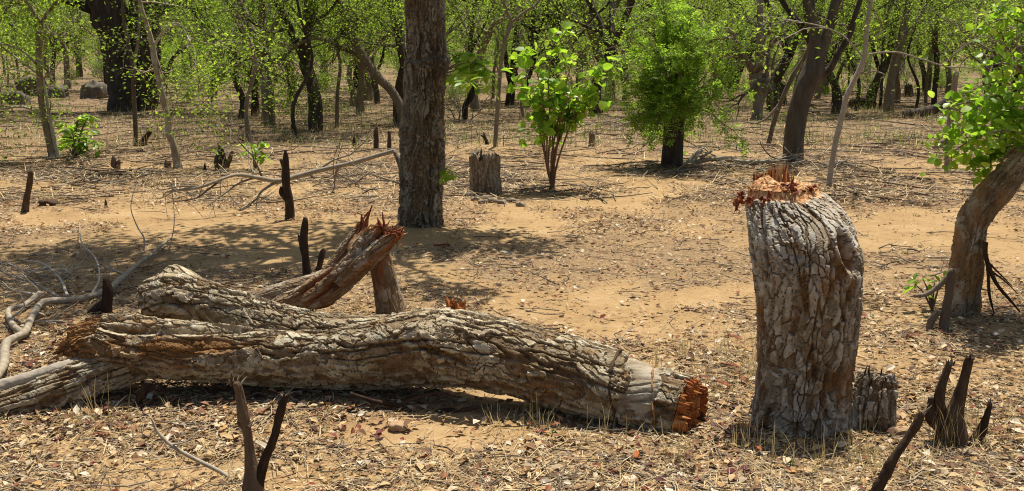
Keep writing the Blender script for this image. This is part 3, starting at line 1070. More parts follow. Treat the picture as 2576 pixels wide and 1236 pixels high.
# ------------------------------------------------------------------ the tall cut stump
YS = 4.30
ST_A = path([(1998, 1150, 134, YS), (2002, 1094, 124, YS), (2012, 1020, 114, YS), (2020, 940, 111, YS), (2028, 840, 115, YS), (2034, 740, 121, YS), (2034, 660, 126, 4.31), (2023, 590, 125, 4.35), (2000, 530, 111, 4.41), (1974, 488, 92, 4.45), (1967, 474, 85, 4.455)])
base = (ST_A[1][0], ST_A[1][1], 0.0)
stump = thing('cut_stump', 'tall thick bark-covered stump with raw orange splintered top, right of the log', 'stump', base)
hol = P(2112, 628, 4.22)


def st_shape(s, a):
    fl = np.exp(-s * 13)
    return 1 + fl * (0.16 + 0.16 * np.maximum(0, np.cos(a - 3.4)) ** 3 + 0.20 * np.maximum(0, np.cos(a - 0.2)) ** 3 + .1 * np.cos(5 * a + 1)) + 0.03 * np.cos(3 * a + 5 * s)


def st_field(pos, s, ang):
    x, y, z = pos[..., 0], pos[..., 1], pos[..., 2]
    dx, dz = x - hol[0], z - hol[2]
    dd = np.hypot((dx + .3 * dz) / .030, dz / .075)
    front = y < 4.36
    eh = np.where(front, -0.050 * np.exp(-dd ** 4) + 0.016 * np.exp(-((dd - 1.5) / .5) ** 2), 0)
    # seams curling round the burl
    wave = np.sin((dx * 26 + dz * 15) + 2.0 * fbm(x * 7, y * 7, z * 7, 61, 2))
    up = sstep(.62, .78, s)
    eh = eh - 0.010 * up * sstep(.80, 1.0, wave)
    n = fbm(x * 7, y * 7, z * 4, 63, 3)
    n2 = fbm(x * 26, y * 26, z * 9, 65, 3)
    strip = np.clip(.75 * sstep(.15, .7, n + .5 * n2) * (1 - .75 * up), 0, 1)
    strip = np.maximum(strip, np.where(front, np.exp(-dd ** 4) * .8, 0))
    # axe-hewn band under the top: bark gone, raw wood faceted
    hew = sstep(.970, .975, s + .010 * fbm(ca_(ang) * 4, sa_(ang) * 4, 0 * s, 66, 3) - .012 * np.cos(ang - .3))
    facet = np.floor(fbm(ca_(ang) * 5, sa_(ang) * 5, s * 6, 69, 2) * 4) / 4
    eh = eh * (1 - hew) + hew * (-.004 + .006 * facet)
    return eh, hew, strip * (1 - hew)


ca_, sa_ = np.cos, np.sin
tr = bark_trunk(ST_A, 310, 220, (0.072, 0.030), 0.0125, 51, (1, 0, 0), st_shape, st_field, groove=0.32, warp=.5, crackw=.15, upright=True)
tr['bk'][..., 0] += .30 * sstep(.60, .80, np.linspace(0, 1, 310))[:, None]   # paler towards the top: sunlight on the upper stump put into the bark colour
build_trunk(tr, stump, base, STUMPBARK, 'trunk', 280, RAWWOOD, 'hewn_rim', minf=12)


def st_top(lx, ly, f):
    # chopped all round: the middle stands up, axe facets slope to the rim
    n = fibres(lx, ly, .035, 81) * .014 + fibres(lx, ly, .009, 82) * .007
    back = np.exp(-(((lx + .07) / .05) ** 2 + ((ly - .06) / .05) ** 2)) * .035
    return .002 + (n + back + .004) * np.clip((1 - f) * 8, 0, 1)


rough_end(tr, -1, 1, base, RAWWOOD, 'splintered_top', stump, 40, st_top)
e0, ax, Nn, Bb = tr['C'][-1], tr['T'][-1], tr['N'][-1], tr['B'][-1]
upv = np.array([0, 0, 1.0])
for k in range(42):          # fence of upright fibres left standing at the back
    f = k / 41
    px_ = 1898 + 86 * f + R1.normal(0, 2)
    p = P(px_, 478 + R1.normal(0, 1.5) - 6 * math.sin(f * 3), 4.52 + R1.normal(0, .012))
    hh = (.066 + .050 * f ** 2 + R1.normal(0, .008)) * (1.0 if f < .93 else .7)
    splinter(stump, base, p, upv * 1 + R1.normal(0, .05, 3), max(.03, hh), R1.uniform(.005, .010), R1.uniform(.003, .005), RAWWOOD if k % 4 else REDWOOD, R1, 'splinter', .04)
for k in range(44):          # frayed rim
    a = R1.uniform(0, 6.283)
    d = Nn * np.cos(a) + Bb * np.sin(a)
    p = e0 + d * tr['R'][-1] * R1.uniform(.82, 1.03) + ax * R1.uniform(-.01, .005)
    splinter(stump, base, p, ax * R1.uniform(-.1, .35) + d * R1.uniform(0, .6) + np.cross(ax, d) * R1.normal(0, .9), R1.uniform(.015, .045), R1.uniform(.002, .007), R1.uniform(.001, .003), RAWWOOD if R1.random() < .55 else REDWOOD, R1)
for (px_, py_, yy, n) in ((1864, 492, 4.40, 9), (1858, 508, 4.38, 7), (1852, 520, 4.37, 5), (1880, 505, 4.34, 6), (1984, 470, 4.34, 8), (2000, 478, 4.33, 5), (2044, 472, 4.36, 4), (1925, 500, 4.32, 5)):
    for k in range(n):       # dark red chewed scraps hanging over the rim
        p = P(px_ + R1.normal(0, 5), py_ + R1.normal(0, 4), yy + R1.normal(0, .012))
        splinter(stump, base, p, R1.normal(0, 1, 3) + np.array([-.2, -.3, -.1]), R1.uniform(.015, .034), R1.uniform(.005, .011), R1.uniform(.003, .007), REDWOOD, R1, 'bark_scrap', .4)
SIDE = path([(2185, 1160, 58, 4.22), (2188, 1100, 54, 4.22), (2192, 1040, 50, 4.22), (2200, 980, 45, 4.23), (2207, 950, 40, 4.235)])
tr = bark_trunk(SIDE, 130, 110, (0.10, 0.030), 0.011, 57, (1, 0, 0), lambda s, a: 1 + .12 * np.cos(2 * a + 1) + .25 * np.exp(-s * 9), None, groove=.5)
so = build_trunk(tr, stump, base, STUMPBARK, 'side_stub', 0)
rough_end(tr, -1, 1, base, DEADWOOD, 'stub_top', so, 16, lambda lx, ly, f: np.clip((1 - f) * 6, 0, 1) * (fibres(lx, ly, .014, 83) * .05 - .03 + .25 * lx))
for k in range(7):
    a = R1.uniform(0, 6.283)
    d = tr['N'][-1] * np.cos(a) + tr['B'][-1] * np.sin(a)
    splinter(stump, base, tr['C'][-1] + d * tr['R'][-1] * .85 - upv * .015, upv + R1.normal(0, .2, 3), R1.uniform(.025, .055), R1.uniform(.004, .01), .004, SNAGBARK, R1)

# ------------------------------------------------------------------ the big standing tree
YT = 9.28
TT = [(1058, 640, 66), (1058, 590, 60), (1058, 560, 54), (1058, 520, 52), (1060, 440, 53), (1060, 350, 53), (1065, 255, 50), (1070, 190, 50), (1076, 160, 51), (1072, 120, 48), (1070, 60, 47), (1068, 0, 47), (1064, -110, 44), (1058, -260, 43), (1050, -420, 41)]
T_A = path(TT, YT)
base = (T_A[1][0], YT, 0.0)
bigtree = thing('standing_tree', 'thick straight trunk with rough scaly brown bark behind the broken sapling', 'tree', base)


def tree_field(pos, s, ang):
    x, y, z = pos[..., 0], pos[..., 1], pos[..., 2]
    z1, z2 = P(1070, 160, YT)[2], P(1060, 350, YT)[2]
    w = .03 * fbm(x * 6, y * 6, z * 3, 68, 2)
    eh = .016 * np.exp(-((z - z1 + w) / .05) ** 2) - .016 * np.exp(-((z - z1 - .05 + w) / .012) ** 2) - .012 * np.exp(-((z - z2 + w) / .012) ** 2) + .008 * np.exp(-((z - z2 - .05 + w) / .04) ** 2)
    strip = .6 * sstep(.25, .8, fbm(x * 6, y * 6, z * 3, 67, 3))
    return eh, np.zeros_like(eh), strip


tr = bark_trunk(T_A, 440, 120, (0.15, 0.032), 0.017, 63, (1, 0, 0), lambda s, a: 1 + np.exp(-s * 26) * (.18 + .16 * np.cos(4 * a + 1) + .08 * np.cos(7 * a)), tree_field, groove=.25, warp=.9, crackw=.2)
build_trunk(tr, bigtree, base, TREEBARK, 'trunk', 280, minf=10)
BIG_TOP = tr['C'][-1]
BIG_BASE = base

# ------------------------------------------------------------------ the sapling snapped over
YB = 6.1
base = GP(985, 808)
broken = thing('snapped_tree', 'small tree snapped over its short stump with dark red torn wood', 'broken tree', (base[0], base[1], 0))
base = (base[0], base[1], 0.0)
POST = path([(984, 850, 41), (983, 800, 37), (978, 760, 34), (968, 710, 31), (958, 665, 29), (953, 640, 27), (955, 615, 23)], 6.12)


def post_field(pos, s, ang):
    x, y, z = pos[..., 0], pos[..., 1], pos[..., 2]
    n = fbm(x * 9, y * 9, z * 5, 45, 3)
    c = P(960, 690, 6.1)
    red = np.exp(-((x - c[0]) / .05) ** 2) * sstep(.0, .5, z - c[2] + .42) * .9
    return 0.004 * n, np.zeros_like(n), np.clip(.8 * sstep(.45, .95, red + .4 * n), 0, 1)


tr = bark_trunk(POST, 130, 70, (0.13, 0.05), 0.004, 43, (1, 0, 0), None, post_field, groove=.4)
build_trunk(tr, broken, base, SMOOTHBARK, 'stump_post', 0)
rough_end(tr, -1, 1, base, REDWOOD, 'post_top', broken, 14, lambda lx, ly, f: np.clip((1 - f) * 5, 0, 1) * fibres(lx, ly, .014, 41) * .06)
for k in range(8):
    a = R1.uniform(0, 6.283)
    d = np.array([np.cos(a), np.sin(a), 0])
    splinter(broken, base, tr['C'][-1] + d * tr['R'][-1] * .7, upv + R1.normal(0, .3, 3), R1.uniform(.04, .1), .008, .005, REDWOOD, R1)
BENT = path([(985, 598, 18, 6.07), (955, 620, 27, 6.07), (922, 645, 33, 6.06), (885, 675, 36, 6.05), (848, 705, 38, 6.04), (815, 727, 41, 6.03), (785, 742, 37, 6.03), (755, 757, 31, 6.04), (715, 778, 34, 6.05), (660, 808, 30, 6.06), (600, 836, 26, 6.08)])


def bent_shape(s, a):
    g = 0
    for a0, dpt in ((0.5, .30), (1.5, .34), (2.55, .30), (4.6, .2), (5.5, .25)):
        dd = np.angle(np.exp(1j * (a - a0 - .35 * np.sin(7 * s))))
        g = g + dpt * np.exp(-(dd / .13) ** 2)
    return 1 - g * sstep(.0, .06, .58 - s)


def bent_field(pos, s, ang):
    n = fbm(pos[..., 0] * 10, pos[..., 1] * 10, pos[..., 2] * 10, 47, 3)
    g = 0
    for a0 in (0.5, 1.5, 2.55, 4.6, 5.5):
        dd = np.angle(np.exp(1j * (ang - a0 - .35 * np.sin(7 * s))))
        g = np.maximum(g, np.exp(-(dd / .2) ** 2))
    under = np.clip((-np.cos(ang) - .1) * 1.6, 0, 1)
    return .003 * n, np.zeros_like(n), np.clip(np.maximum(g * 1.0, .8 * under * sstep(-.2, .4, n)) * sstep(.0, .1, .62 - s), 0, 1)


tr = bark_trunk(BENT, 240, 110, (0.10, 0.035), 0.009, 49, (0, 0, 1), bent_shape, bent_field, groove=.6)
build_trunk(tr, broken, base, SMOOTHBARK, 'fallen_trunk', 0, caps=(False, True))
# the torn trunk has split lengthways into strands
for sd, L in enumerate(([(800, 712, 13, 6.04), (840, 668, 17, 6.06), (872, 622, 17, 6.08), (898, 585, 14, 6.1), (910, 560, 8, 6.1)], [(835, 705, 13, 6.0), (875, 660, 17, 6.02), (912, 615, 18, 6.04), (940, 588, 15, 6.05), (956, 574, 9, 6.05)],
                        [(850, 715, 13, 5.97), (895, 672, 17, 5.98), (935, 638, 18, 6.0), (975, 610, 16, 6.01), (1000, 592, 10, 6.01)], [(880, 690, 10, 6.0), (925, 640, 12, 5.99), (960, 606, 11, 6.0), (985, 590, 7, 6.0)])):
    ts = bark_trunk(path(L), 110, 44, (0.08, 0.03), 0.006, 140 + sd, (0, 0, 1), None, lambda p_, s_, a_: (.004 * fbm(p_[..., 0] * 12, p_[..., 1] * 12, p_[..., 2] * 12, 150, 2), np.zeros_like(s_), np.clip(.9 * np.clip(-np.cos(a_), 0, 1) + sstep(.8, 1, s_), 0, 1)), groove=.6)
    so_ = build_trunk(ts, broken, base, SMOOTHBARK, 'split_strand', 0, caps=(True, True))
    for k in range(7):
        splinter(broken, base, ts['C'][-4] + R1.normal(0, .008, 3), ts['T'][-1] + R1.normal(0, .25, 3), R1.uniform(.03, .09), .006, .003, REDWOOD if k % 3 else RAWWOOD, R1, 'splinter', .2)
rough_end(tr, 0, -1, base, REDWOOD, 'torn_end', broken, 20, lambda lx, ly, f: np.clip((1 - f) * 5, 0, 1) * (fibres(lx, ly, .016, 42) * .10 - .01))
LIMB2 = path([(830, 700, 26, 6.08), (790, 718, 29, 6.1), (730, 733, 28, 6.14), (665, 750, 25, 6.2), (600, 764, 22, 6.28), (520, 780, 18, 6.4)])
tr2 = bark_trunk(LIMB2, 120, 60, (0.12, 0.05), 0.004, 40, (0, 0, 1), None, None, groove=.3)
build_trunk(tr2, broken, base, SMOOTHBARK, 'side_limb', 0, caps=(False, True))
for (x0, y0, x1, y1, w) in ((905, 600, 936, 516, 11), (915, 605, 925, 535, 10), (925, 590, 905, 540, 8), (965, 590, 950, 548, 9), (972, 592, 958, 535, 7), (985, 600, 1014, 575, 12), (990, 606, 1018, 582, 9), (940, 590, 968, 560, 9),
                            (955, 585, 975, 565, 8), (930, 600, 950, 556, 9), (1000, 592, 1012, 600, 7), (880, 628, 918, 556, 12), (935, 585, 985, 572, 6), (920, 580, 975, 568, 6), (895, 640, 925, 580, 9)):
    p0, p1 = P(x0, y0, 6.05 + R1.normal(0, .02)), P(x1, y1, 6.08 + R1.normal(0, .03))
    splinter(broken, base, p0, p1 - p0, np.linalg.norm(p1 - p0), w * .0023, w * .0011, REDWOOD if R1.random() < .7 else RAWWOOD, R1, 'splinter', .08)
for k in range(46):
    p = tr['C'][0] + R1.normal(0, .02, 3)
    splinter(broken, base, p, -tr['T'][0] + R1.normal(0, .22, 3), R1.uniform(.03, .075), .0022, .0016, RAWWOOD if R1.random() < .5 else REDWOOD, R1, 'fibre', .15)
for k in range(7):
    i = R1.integers(110, 150)
    p = tr['C'][i] + np.array([0, -.02, -.06])
    splinter(broken, base, p, np.array([R1.normal(0, .5), -.3, -1.0]), R1.uniform(.04, .09), .006, .003, REDWOOD, R1, 'bark_scrap', .3)

# ------------------------------------------------------------------ trees, shrubs, snags
def unit(v):
    return v / (np.linalg.norm(v) + 1e-9)


def grow(b, rng, p, d, L, r, lv, cfg, tips):
    """recursive limb; cfg: per level (segments, sides, children, child length, child angle, wobble, rise)"""
    seg, sides, nch, clen, cang, wob, rise = cfg[lv]
    pts = [np.array([*p, r])]
    q, dd = np.array(p, float), unit(np.array(d, float))
    last = lv == len(cfg) - 1
    for i in range(seg):
        dd = unit(dd + rng.normal(0, wob, 3) + np.array([0, 0, rise]))
        q = q + dd * L / seg
        f = (i + 1) / seg
        pts.append(np.array([*q, r * (1 - (.75 if last else .55) * f)]))
    A = np.array(pts)
    tube(b, A, None, sides, col=(rng.random(), 1, 0, 1))
    if last or lv >= len(cfg) - 2:
        for i in range(1, len(A)):
            tips.append((A[i, :3], dd))
    if not last:
        for k in range(nch if isinstance(nch, int) else rng.integers(nch[0], nch[1] + 1)):
            f = rng.uniform(.3, 1.0) if k else 1.0
            i = min(int(f * seg), seg - 1)
            g = f * seg - i
            p0 = A[i] * (1 - g) + A[i + 1] * g
            ax = unit(np.cross(dd, rng.normal(0, 1, 3)))
            ang = cang * rng.uniform(.6, 1.35)
            nd_ = dd * math.cos(ang) + ax * math.sin(ang)
            grow(b, rng, p0[:3], nd_, L * clen * rng.uniform(.7, 1.2), p0[3] * rng.uniform(.5, .75), lv + 1, cfg, tips)
    return A


def leaf_cloud(rng, tips, per, size, spread_, tmpl=LEAF4, droop=0.0, flat=0.6):
    pts = np.array([t[0] for t in tips])
    n = len(pts) * per
    pos = np.repeat(pts, per, 0) + rng.normal(0, spread_, (n, 3))
    M = rotmats(rng.uniform(0, 6.283, n), rng.normal(-droop, flat, n), rng.normal(0, flat, n))
    return scatter(tmpl[0], tmpl[1], pos, M, rng.uniform(size[0], size[1], n))


def leaf_mesh(name, V, F, mat, off=(0, 0, 0)):
    return mesh(name, V - np.asarray(off), None, F, None, False, [mat])


CFG_TREE = [(6, 7, (4, 6), .62, .75, .16, .05), (5, 5, (4, 6), .55, .8, .22, .03), (4, 4, (3, 5), .5, .8, .25, .0), (3, 3, 0, 0, 0, .25, -.02)]
CFG_LIMB = [(5, 5, (4, 6), .6, .8, .2, .03), (4, 4, (3, 5), .55, .8, .25, .0), (3, 3, 0, 0, 0, .25, -.03)]
CFG_TWIG = [(4, 4, (3, 5), .6, .75, .22, .02), (3, 3, 0, 0, 0, .25, 0)]


def base_of(px, py):
    g = GP(px, py)
    return np.array([g[0], g[1], gz1(g[0], g[1])])


def wood_thing(name, label, cat, px, py, limbs, mat, sides=10, rough=.12, n=None, group=None, part=None, twigs=0, twl=.3, seed=0, extra=None, rk=1.0, lie=None):
    """a thing standing at picture point px,py whose wood follows the given limbs: list of [(px,py,rpx[,dY])], dY metres behind the base"""
    bp = base_of(px, py)
    Y = bp[1]
    b = B()
    rng = np.random.default_rng(seed + int(px * 7 + py))
    tips = []
    for li, L in enumerate(limbs):
        if lie is not None:      # rests on the ground, its points a little above it
            A = path([(q[0], q[1], q[2] * rk, GY(q[1] + lie)) for q in L])
        else:
            A = path([(q[0], q[1], q[2] * rk, Y + (q[3] if len(q) > 3 else 0)) for q in L])
        nn = n or max(8, 5 * len(A))
        C4 = tube(b, A, nn, sides, rough, seed + li, col=(rng.random(), 1, 0, 1), rf=min(60, .9 / max(.004, A[:, 3].max())), stretch=.3)
        for k in range(twigs):
            i = rng.integers(nn // 3, nn - 1)
            grow(b, rng, C4[i, :3], unit(rng.normal(0, 1, 3) + np.array([0, 0, .3])), twl * rng.uniform(.6, 1.3), C4[i, 3] * .5, 0, CFG_TWIG, tips)
    return bp, b, tips, rng


def finish(name, label, cat, bp, b, mat, group=None, single=True, part='trunk'):
    if single:
        o = link(name, b.mesh(name, mat, bp), None, tuple(bp))
        return tag(o, label, cat, group)
    t = thing(name, label, cat, bp, group)
    link(part, b.mesh(part, mat, bp), t)
    return t


def snag(label, px, py, limbs, mat=SNAGBARK, name='dead_snag', cat='snag', sides=14, rough=.26, group=None, twigs=0, twl=.2, seed=0, n=None, lie=None, rk=1.0):
    bp, b, tips, rng = wood_thing(name, label, cat, px, py, limbs, mat, sides, rough, n, twigs=twigs, twl=twl, seed=seed, lie=lie, rk=rk)
    return finish(name, label, cat, bp, b, mat, group)


# snags and broken shoots, one thing each
snag('forked dead shoot with two prongs and peeling bark, in front of the log', 640, 1262,
     [[(640, 1300, 30), (638, 1240, 27), (635, 1195, 22), (628, 1140, 15), (622, 1090, 12), (612, 1050, 15), (606, 1010, 12), (600, 980, 10), (592, 962, 8)],
      [(646, 1220, 17), (664, 1165, 12), (688, 1105, 11), (702, 1050, 10), (712, 1015, 9), (720, 995, 6)],
      [(630, 1075, 12), (608, 1065, 11), (596, 1062, 6)]], n=90, sides=22, rough=.26)
snag('three-pronged charred shoot in the grass, right of the tall stump', 2392, 1120,
     [[(2392, 1160, 40), (2395, 1090, 36), (2400, 1040, 24), (2412, 1000, 19), (2425, 950, 15), (2435, 915, 13), (2440, 898, 10)],
      [(2385, 1090, 20), (2368, 1040, 15), (2362, 1000, 12), (2376, 950, 10), (2388, 912, 7)],
      [(2400, 1130, 18), (2440, 1120, 14), (2470, 1080, 11), (2490, 1020, 5)], [(2370, 1080, 18), (2345, 1050, 14), (2340, 1000, 8)]], n=80, sides=22, rough=.3)
snag('leaning bare stick rising out of the lower right grass', 2195, 1262, [[(2180, 1290, 15), (2215, 1215, 15), (2250, 1150, 13), (2285, 1100, 12), (2310, 1060, 12), (2318, 1040, 10)]], n=80, sides=18, rough=.28)
snag('dark knobbly snag with side prongs, left of the thick standing trunk', 730, 566,
     [[(730, 580, 12), (729, 540, 11), (724, 490, 10), (718, 450, 10), (718, 400, 7), (717, 378, 2)], [(722, 440, 6), (710, 410, 5), (704, 402, 2)], [(722, 500, 8), (708, 485, 6), (707, 470, 3)]], n=24)
snag('thin dark upright snag behind the snapped tree', 773, 702, [[(775, 720, 11), (774, 690, 11), (770, 650, 9), (764, 610, 10), (767, 570, 9), (768, 548, 5)], [(762, 625, 6), (755, 605, 5), (750, 590, 2)]], n=24)
snag('short slanting dead stick beside the upright snag', 800, 692, [[(797, 705, 6), (803, 670, 7), (812, 635, 7), (815, 626, 3)]], n=12)
snag('solitary dark stick standing in bare sand at far left', 66, 530, [[(64, 540, 10), (68, 500, 7), (75, 460, 7), (77, 432, 5), (78, 428, 2)]], n=16)
snag('clump of burnt shoots beyond the dead fallen branch', 556, 430, [[(552, 436, 9), (552, 400, 7), (552, 365, 3)], [(560, 432, 9), (560, 395, 7), (558, 372, 2)], [(565, 430, 8), (575, 405, 6), (585, 380, 3)], [(548, 432, 7), (544, 402, 5), (546, 388, 2)]])
snag('low burnt stubs in sand near the left saplings', 290, 424, [[(286, 428, 8), (286, 405, 6), (285, 392, 2)], [(295, 428, 7), (298, 410, 5), (299, 402, 2)]])
snag('paired burnt spikes at the foot of the leaning sapling', 420, 420, [[(419, 424, 5), (418, 408, 4), (417, 402, 1)], [(427, 424, 4), (427, 412, 3), (428, 408, 1)]])
snag('single burnt spike alone in the sand', 516, 440, [[(516, 444, 5), (516, 425, 4), (515, 410, 1)]])
snag('tiny brown spike in bare sand before the sapling', 267, 520, [[(268, 526, 4), (266, 510, 3), (264, 500, 1)]])
snag('black stick leaning beside the thick trunk, taller of two', 946, 378, [[(948, 390, 6), (945, 350, 7), (946, 325, 4), (947, 318, 2)]])
snag('shorter black stick next to the leaning black stick', 980, 380, [[(979, 390, 5), (979, 360, 5), (978, 330, 3)]])
snag('tiny dead peg in the sand beyond the branch', 890, 372, [[(890, 376, 5), (890, 355, 4), (891, 345, 2)]])
snag('forked red-brown stub at the foot of the split sapling', 352, 366, [[(350, 372, 9), (360, 355, 8), (375, 335, 6), (378, 330, 3)], [(358, 368, 5), (370, 355, 3)]])
snag('crooked dead stub forked like a hook beyond the hollow stump', 1225, 368, [[(1228, 375, 6), (1222, 352, 4), (1210, 340, 2)], [(1226, 365, 4), (1219, 345, 3), (1216, 332, 1)]])

# frayed tops of the shoots
rs = np.random.default_rng(77)
for o in [q for q in COL.objects if q.name.startswith('dead_snag')][:3]:
    tops = {'forked': ((590, 962), (720, 995)), 'three-': ((2440, 898), (2388, 912), (2490, 1020)), 'leanin': ((2318, 1040),)}[o['label'][:6]]
    for (px, py) in tops:
        for k in range(9):
            p = P(px + rs.normal(0, 4), py + 8, o.location.y + rs.normal(0, .006))
            splinter(o, o.location, p, np.array([rs.normal(0, .35), rs.normal(0, .3), 1]), rs.uniform(.015, .045), .0035, .0022, DEADWOOD if k % 3 == 0 else SNAGBARK, rs, 'splinter', .5)

# small old stumps
bp = base_of(1222, 488)
hs = thing('hollow_stump', 'low weathered grey hollow stump with a ragged rim', 'stump', bp)
A = path([(1222, 510, 38, bp[1] + .17), (1222, 480, 37, bp[1] + .17), (1220, 440, 36, bp[1] + .17), (1219, 405, 36, bp[1] + .17), (1218, 396, 36, bp[1] + .17)])
tr = bark_trunk(A, 100, 80, (0.16, 0.022), 0.008, 23, (1, 0, 0), lambda s, a: (1 + .05 * np.cos(2 * a)), None, groove=.4)
tr['V'][-8:] += np.linspace(0, 1, 8)[:, None, None] * np.array([0, 0, 1.0]) * (.05 * fbm(np.cos(tr['a']) * 3, np.sin(tr['a']) * 3, 0 * tr['a'], 4, 3))[None, :, None]
build_trunk(tr, hs, bp, DEADWOOD, 'trunk', 0)
rough_end(tr, -1, 1, bp, SNAGBARK, 'hollow', hs, 12, lambda lx, ly, f: -np.clip((1 - f) * 2.2, 0, 1) * .16 + .02 * fibres(lx, ly, .03, 8) * (1 - f))
rg = np.random.default_rng(3)
for k in range(14):
    a = rg.uniform(0, 6.283)
    d = np.array([np.cos(a), np.sin(a), 0])
    splinter(hs, bp, tr['C'][-1] + d * tr['R'][-1] * .92, np.array([0, 0, 1]) + d * rg.normal(-.2, .5) + rg.normal(0, .3, 3), rg.uniform(.04, .13), .014, .006, DEADWOOD, rg)
for (px, py, w, h, lab) in ((1488, 372, 8, 36, 'small grey sawn stump under the bright shrub edge'), (2100, 262, 9, 42, 'little dark stump at the wood edge beyond the pale leaning tree'),
                            (2285, 250, 9, 36, 'black stump among green undergrowth at the upper right'), (1962, 268, 14, 60, 'dark broken stump behind the leaning dark tree')):
    bp = base_of(px, py)
    b = B()
    A = path([(px, py + 6, w * 1.2), (px, py, w * 1.15), (px + 1, py - h * .5, w), (px, py - h, w * .95)], bp[1])
    tube(b, A, 14, 12, .12, px)
    tp = A[-1]
    for k in range(6):
        a = k * 1.05
        q0 = tp[:3] + np.array([math.cos(a), math.sin(a), 0]) * tp[3] * .6
        tube(b, np.array([[*q0 - [0, 0, .03], tp[3] * .3], [*q0 + [0, 0, .03 + .05 * ((k * 37) % 5) / 5], tp[3] * .06]]), None, 4)
    finish('old_stump', lab, 'stump', bp, b, MIDBARK if px == 1488 else DARKBARK)

# dead fallen branch propped on the thick trunk
DB = [[(992, 380, 9), (950, 392, 9), (880, 412, 10), (800, 430, 10), (750, 443, 11), (700, 455, 11), (650, 448, 9), (600, 440, 8), (560, 450, 6), (500, 472, 7), (440, 480, 6), (415, 485, 2)],
      [(700, 455, 7), (660, 480, 5), (640, 505, 5), (600, 530, 3)], [(560, 450, 5), (520, 480, 4), (490, 500, 3), (420, 510, 2)], [(850, 424, 4), (842, 450, 4), (840, 475, 3), (830, 490, 2)],
      [(640, 447, 5), (600, 462, 4), (575, 480, 4), (520, 520, 2)], [(500, 470, 4), (450, 470, 3), (405, 478, 2), (390, 470, 1)], [(440, 480, 3), (400, 500, 2), (380, 480, 1)], [(992, 382, 9), (1000, 400, 10), (1008, 430, 9), (1010, 470, 8)]]
bp, b, tips, rng = wood_thing('', '', '', 760, 530, [[(q[0], q[1], q[2], -.25 + .4 * math.sin(q[0] * .01)) for q in L] for L in DB], None, 8, .10, twigs=4, twl=.6, seed=4, rk=.6)
finish('fallen_branch', 'long grey dead branch with twigs propped against the thick trunk', 'branch', bp, b, TWIGWOOD)

# pale dead branches around the left end of the log
snag('pale forked dead branch lying behind the broken tip of the log', 110, 860,
     [[(-20, 960, 16, .0), (8, 920, 15, .1), (18, 860, 13, .2), (60, 840, 12, .25), (80, 800, 11, .35), (110, 760, 10, .4), (180, 755, 9, .45), (260, 735, 9, .5), (300, 705, 9, .55), (340, 670, 7, .6), (380, 640, 5, .65), (415, 610, 4, .7), (430, 600, 2, .7)],
      [(60, 840, 9, .25), (30, 815, 9, .3), (22, 780, 8, .3), (60, 768, 7, .35), (95, 740, 7, .4), (100, 735, 4, .4)], [(150, 750, 6, .4), (90, 715, 4, .45), (30, 695, 3, .5), (-10, 672, 3, .5)],
      [(170, 745, 5, .4), (150, 700, 3, .5), (110, 665, 3, .55), (60, 655, 2, .6)], [(230, 742, 4, .5), (250, 700, 3, .55), (240, 650, 2, .6), (205, 610, 2, .6), (200, 560, 1, .7)]],
     PALEWOOD, 'fallen_branch', 'branch', 10, .16, twigs=4, twl=.3, n=50, lie=24, rk=.85)
snag('grey limb poking out under the broken tip of the log', 60, 1020, [[(205, 905, 10, .12), (150, 925, 14, .06), (60, 955, 16, 0), (-30, 985, 17, -.05), (-150, 1020, 16, -.1)], [(195, 935, 8, .05), (110, 965, 10, .0), (0, 1000, 10, -.05)]], DEADWOOD, 'fallen_branch', 'branch', 18, .16, n=70)
snag('splintered brown stub holding up the pale dead branch', 268, 800, [[(270, 812, 15), (270, 770, 13), (272, 730, 13), (266, 700, 7)], [(262, 760, 8), (235, 785, 9), (215, 798, 5)]], SNAGBARK, 'dead_snag', 'snag', 10, .25)
snag('crooked thin grey branch trailing toward the forked shoot', 520, 1200, [[(380, 1050, 2), (395, 1085, 4), (430, 1120, 5), (490, 1155, 6), (550, 1185, 6), (590, 1215, 7), (610, 1245, 8)], [(430, 1120, 3), (470, 1110, 2), (500, 1085, 1)]], PALEWOOD, 'fallen_branch', 'branch', 8, .12, n=24)
snag('wispy dead twigs standing near the pale branch tip', 420, 640, [[(420, 650, 3), (432, 600, 2), (438, 560, 2), (436, 500, 1)], [(360, 640, 4), (362, 600, 4), (345, 570, 3), (330, 530, 2), (332, 500, 2), (343, 460, 1)]], PALEWOOD, 'dry_twig', 'twig', 6, .1, rk=.6)
snag('tangle of dark sticks in the shadow beneath the log', 1000, 1040, [[(880, 990, 5), (950, 1012, 6), (1000, 1020, 7), (1060, 1045, 6), (1130, 1030, 5), (1170, 1045, 3)], [(1000, 1020, 4), (1050, 1000, 4), (1100, 990, 3), (1160, 1000, 2)], [(1120, 1050, 5), (1180, 1028, 5), (1230, 1020, 4)]], SNAGBARK, 'fallen_branch', 'branch', 8, .15)
snag('thin peg stuck in the soil under the log', 350, 1020, [[(340, 1030, 7), (355, 995, 8), (372, 960, 7)]], SNAGBARK)
snag('pale twig resting along the top of the rear limb', 445, 800, [[(395, 790, 4, .5), (420, 797, 4, .5), (450, 795, 4, .5), (480, 780, 3, .5), (495, 775, 1, .5)]], PALEWOOD, 'dry_twig', 'twig', 6, .1)

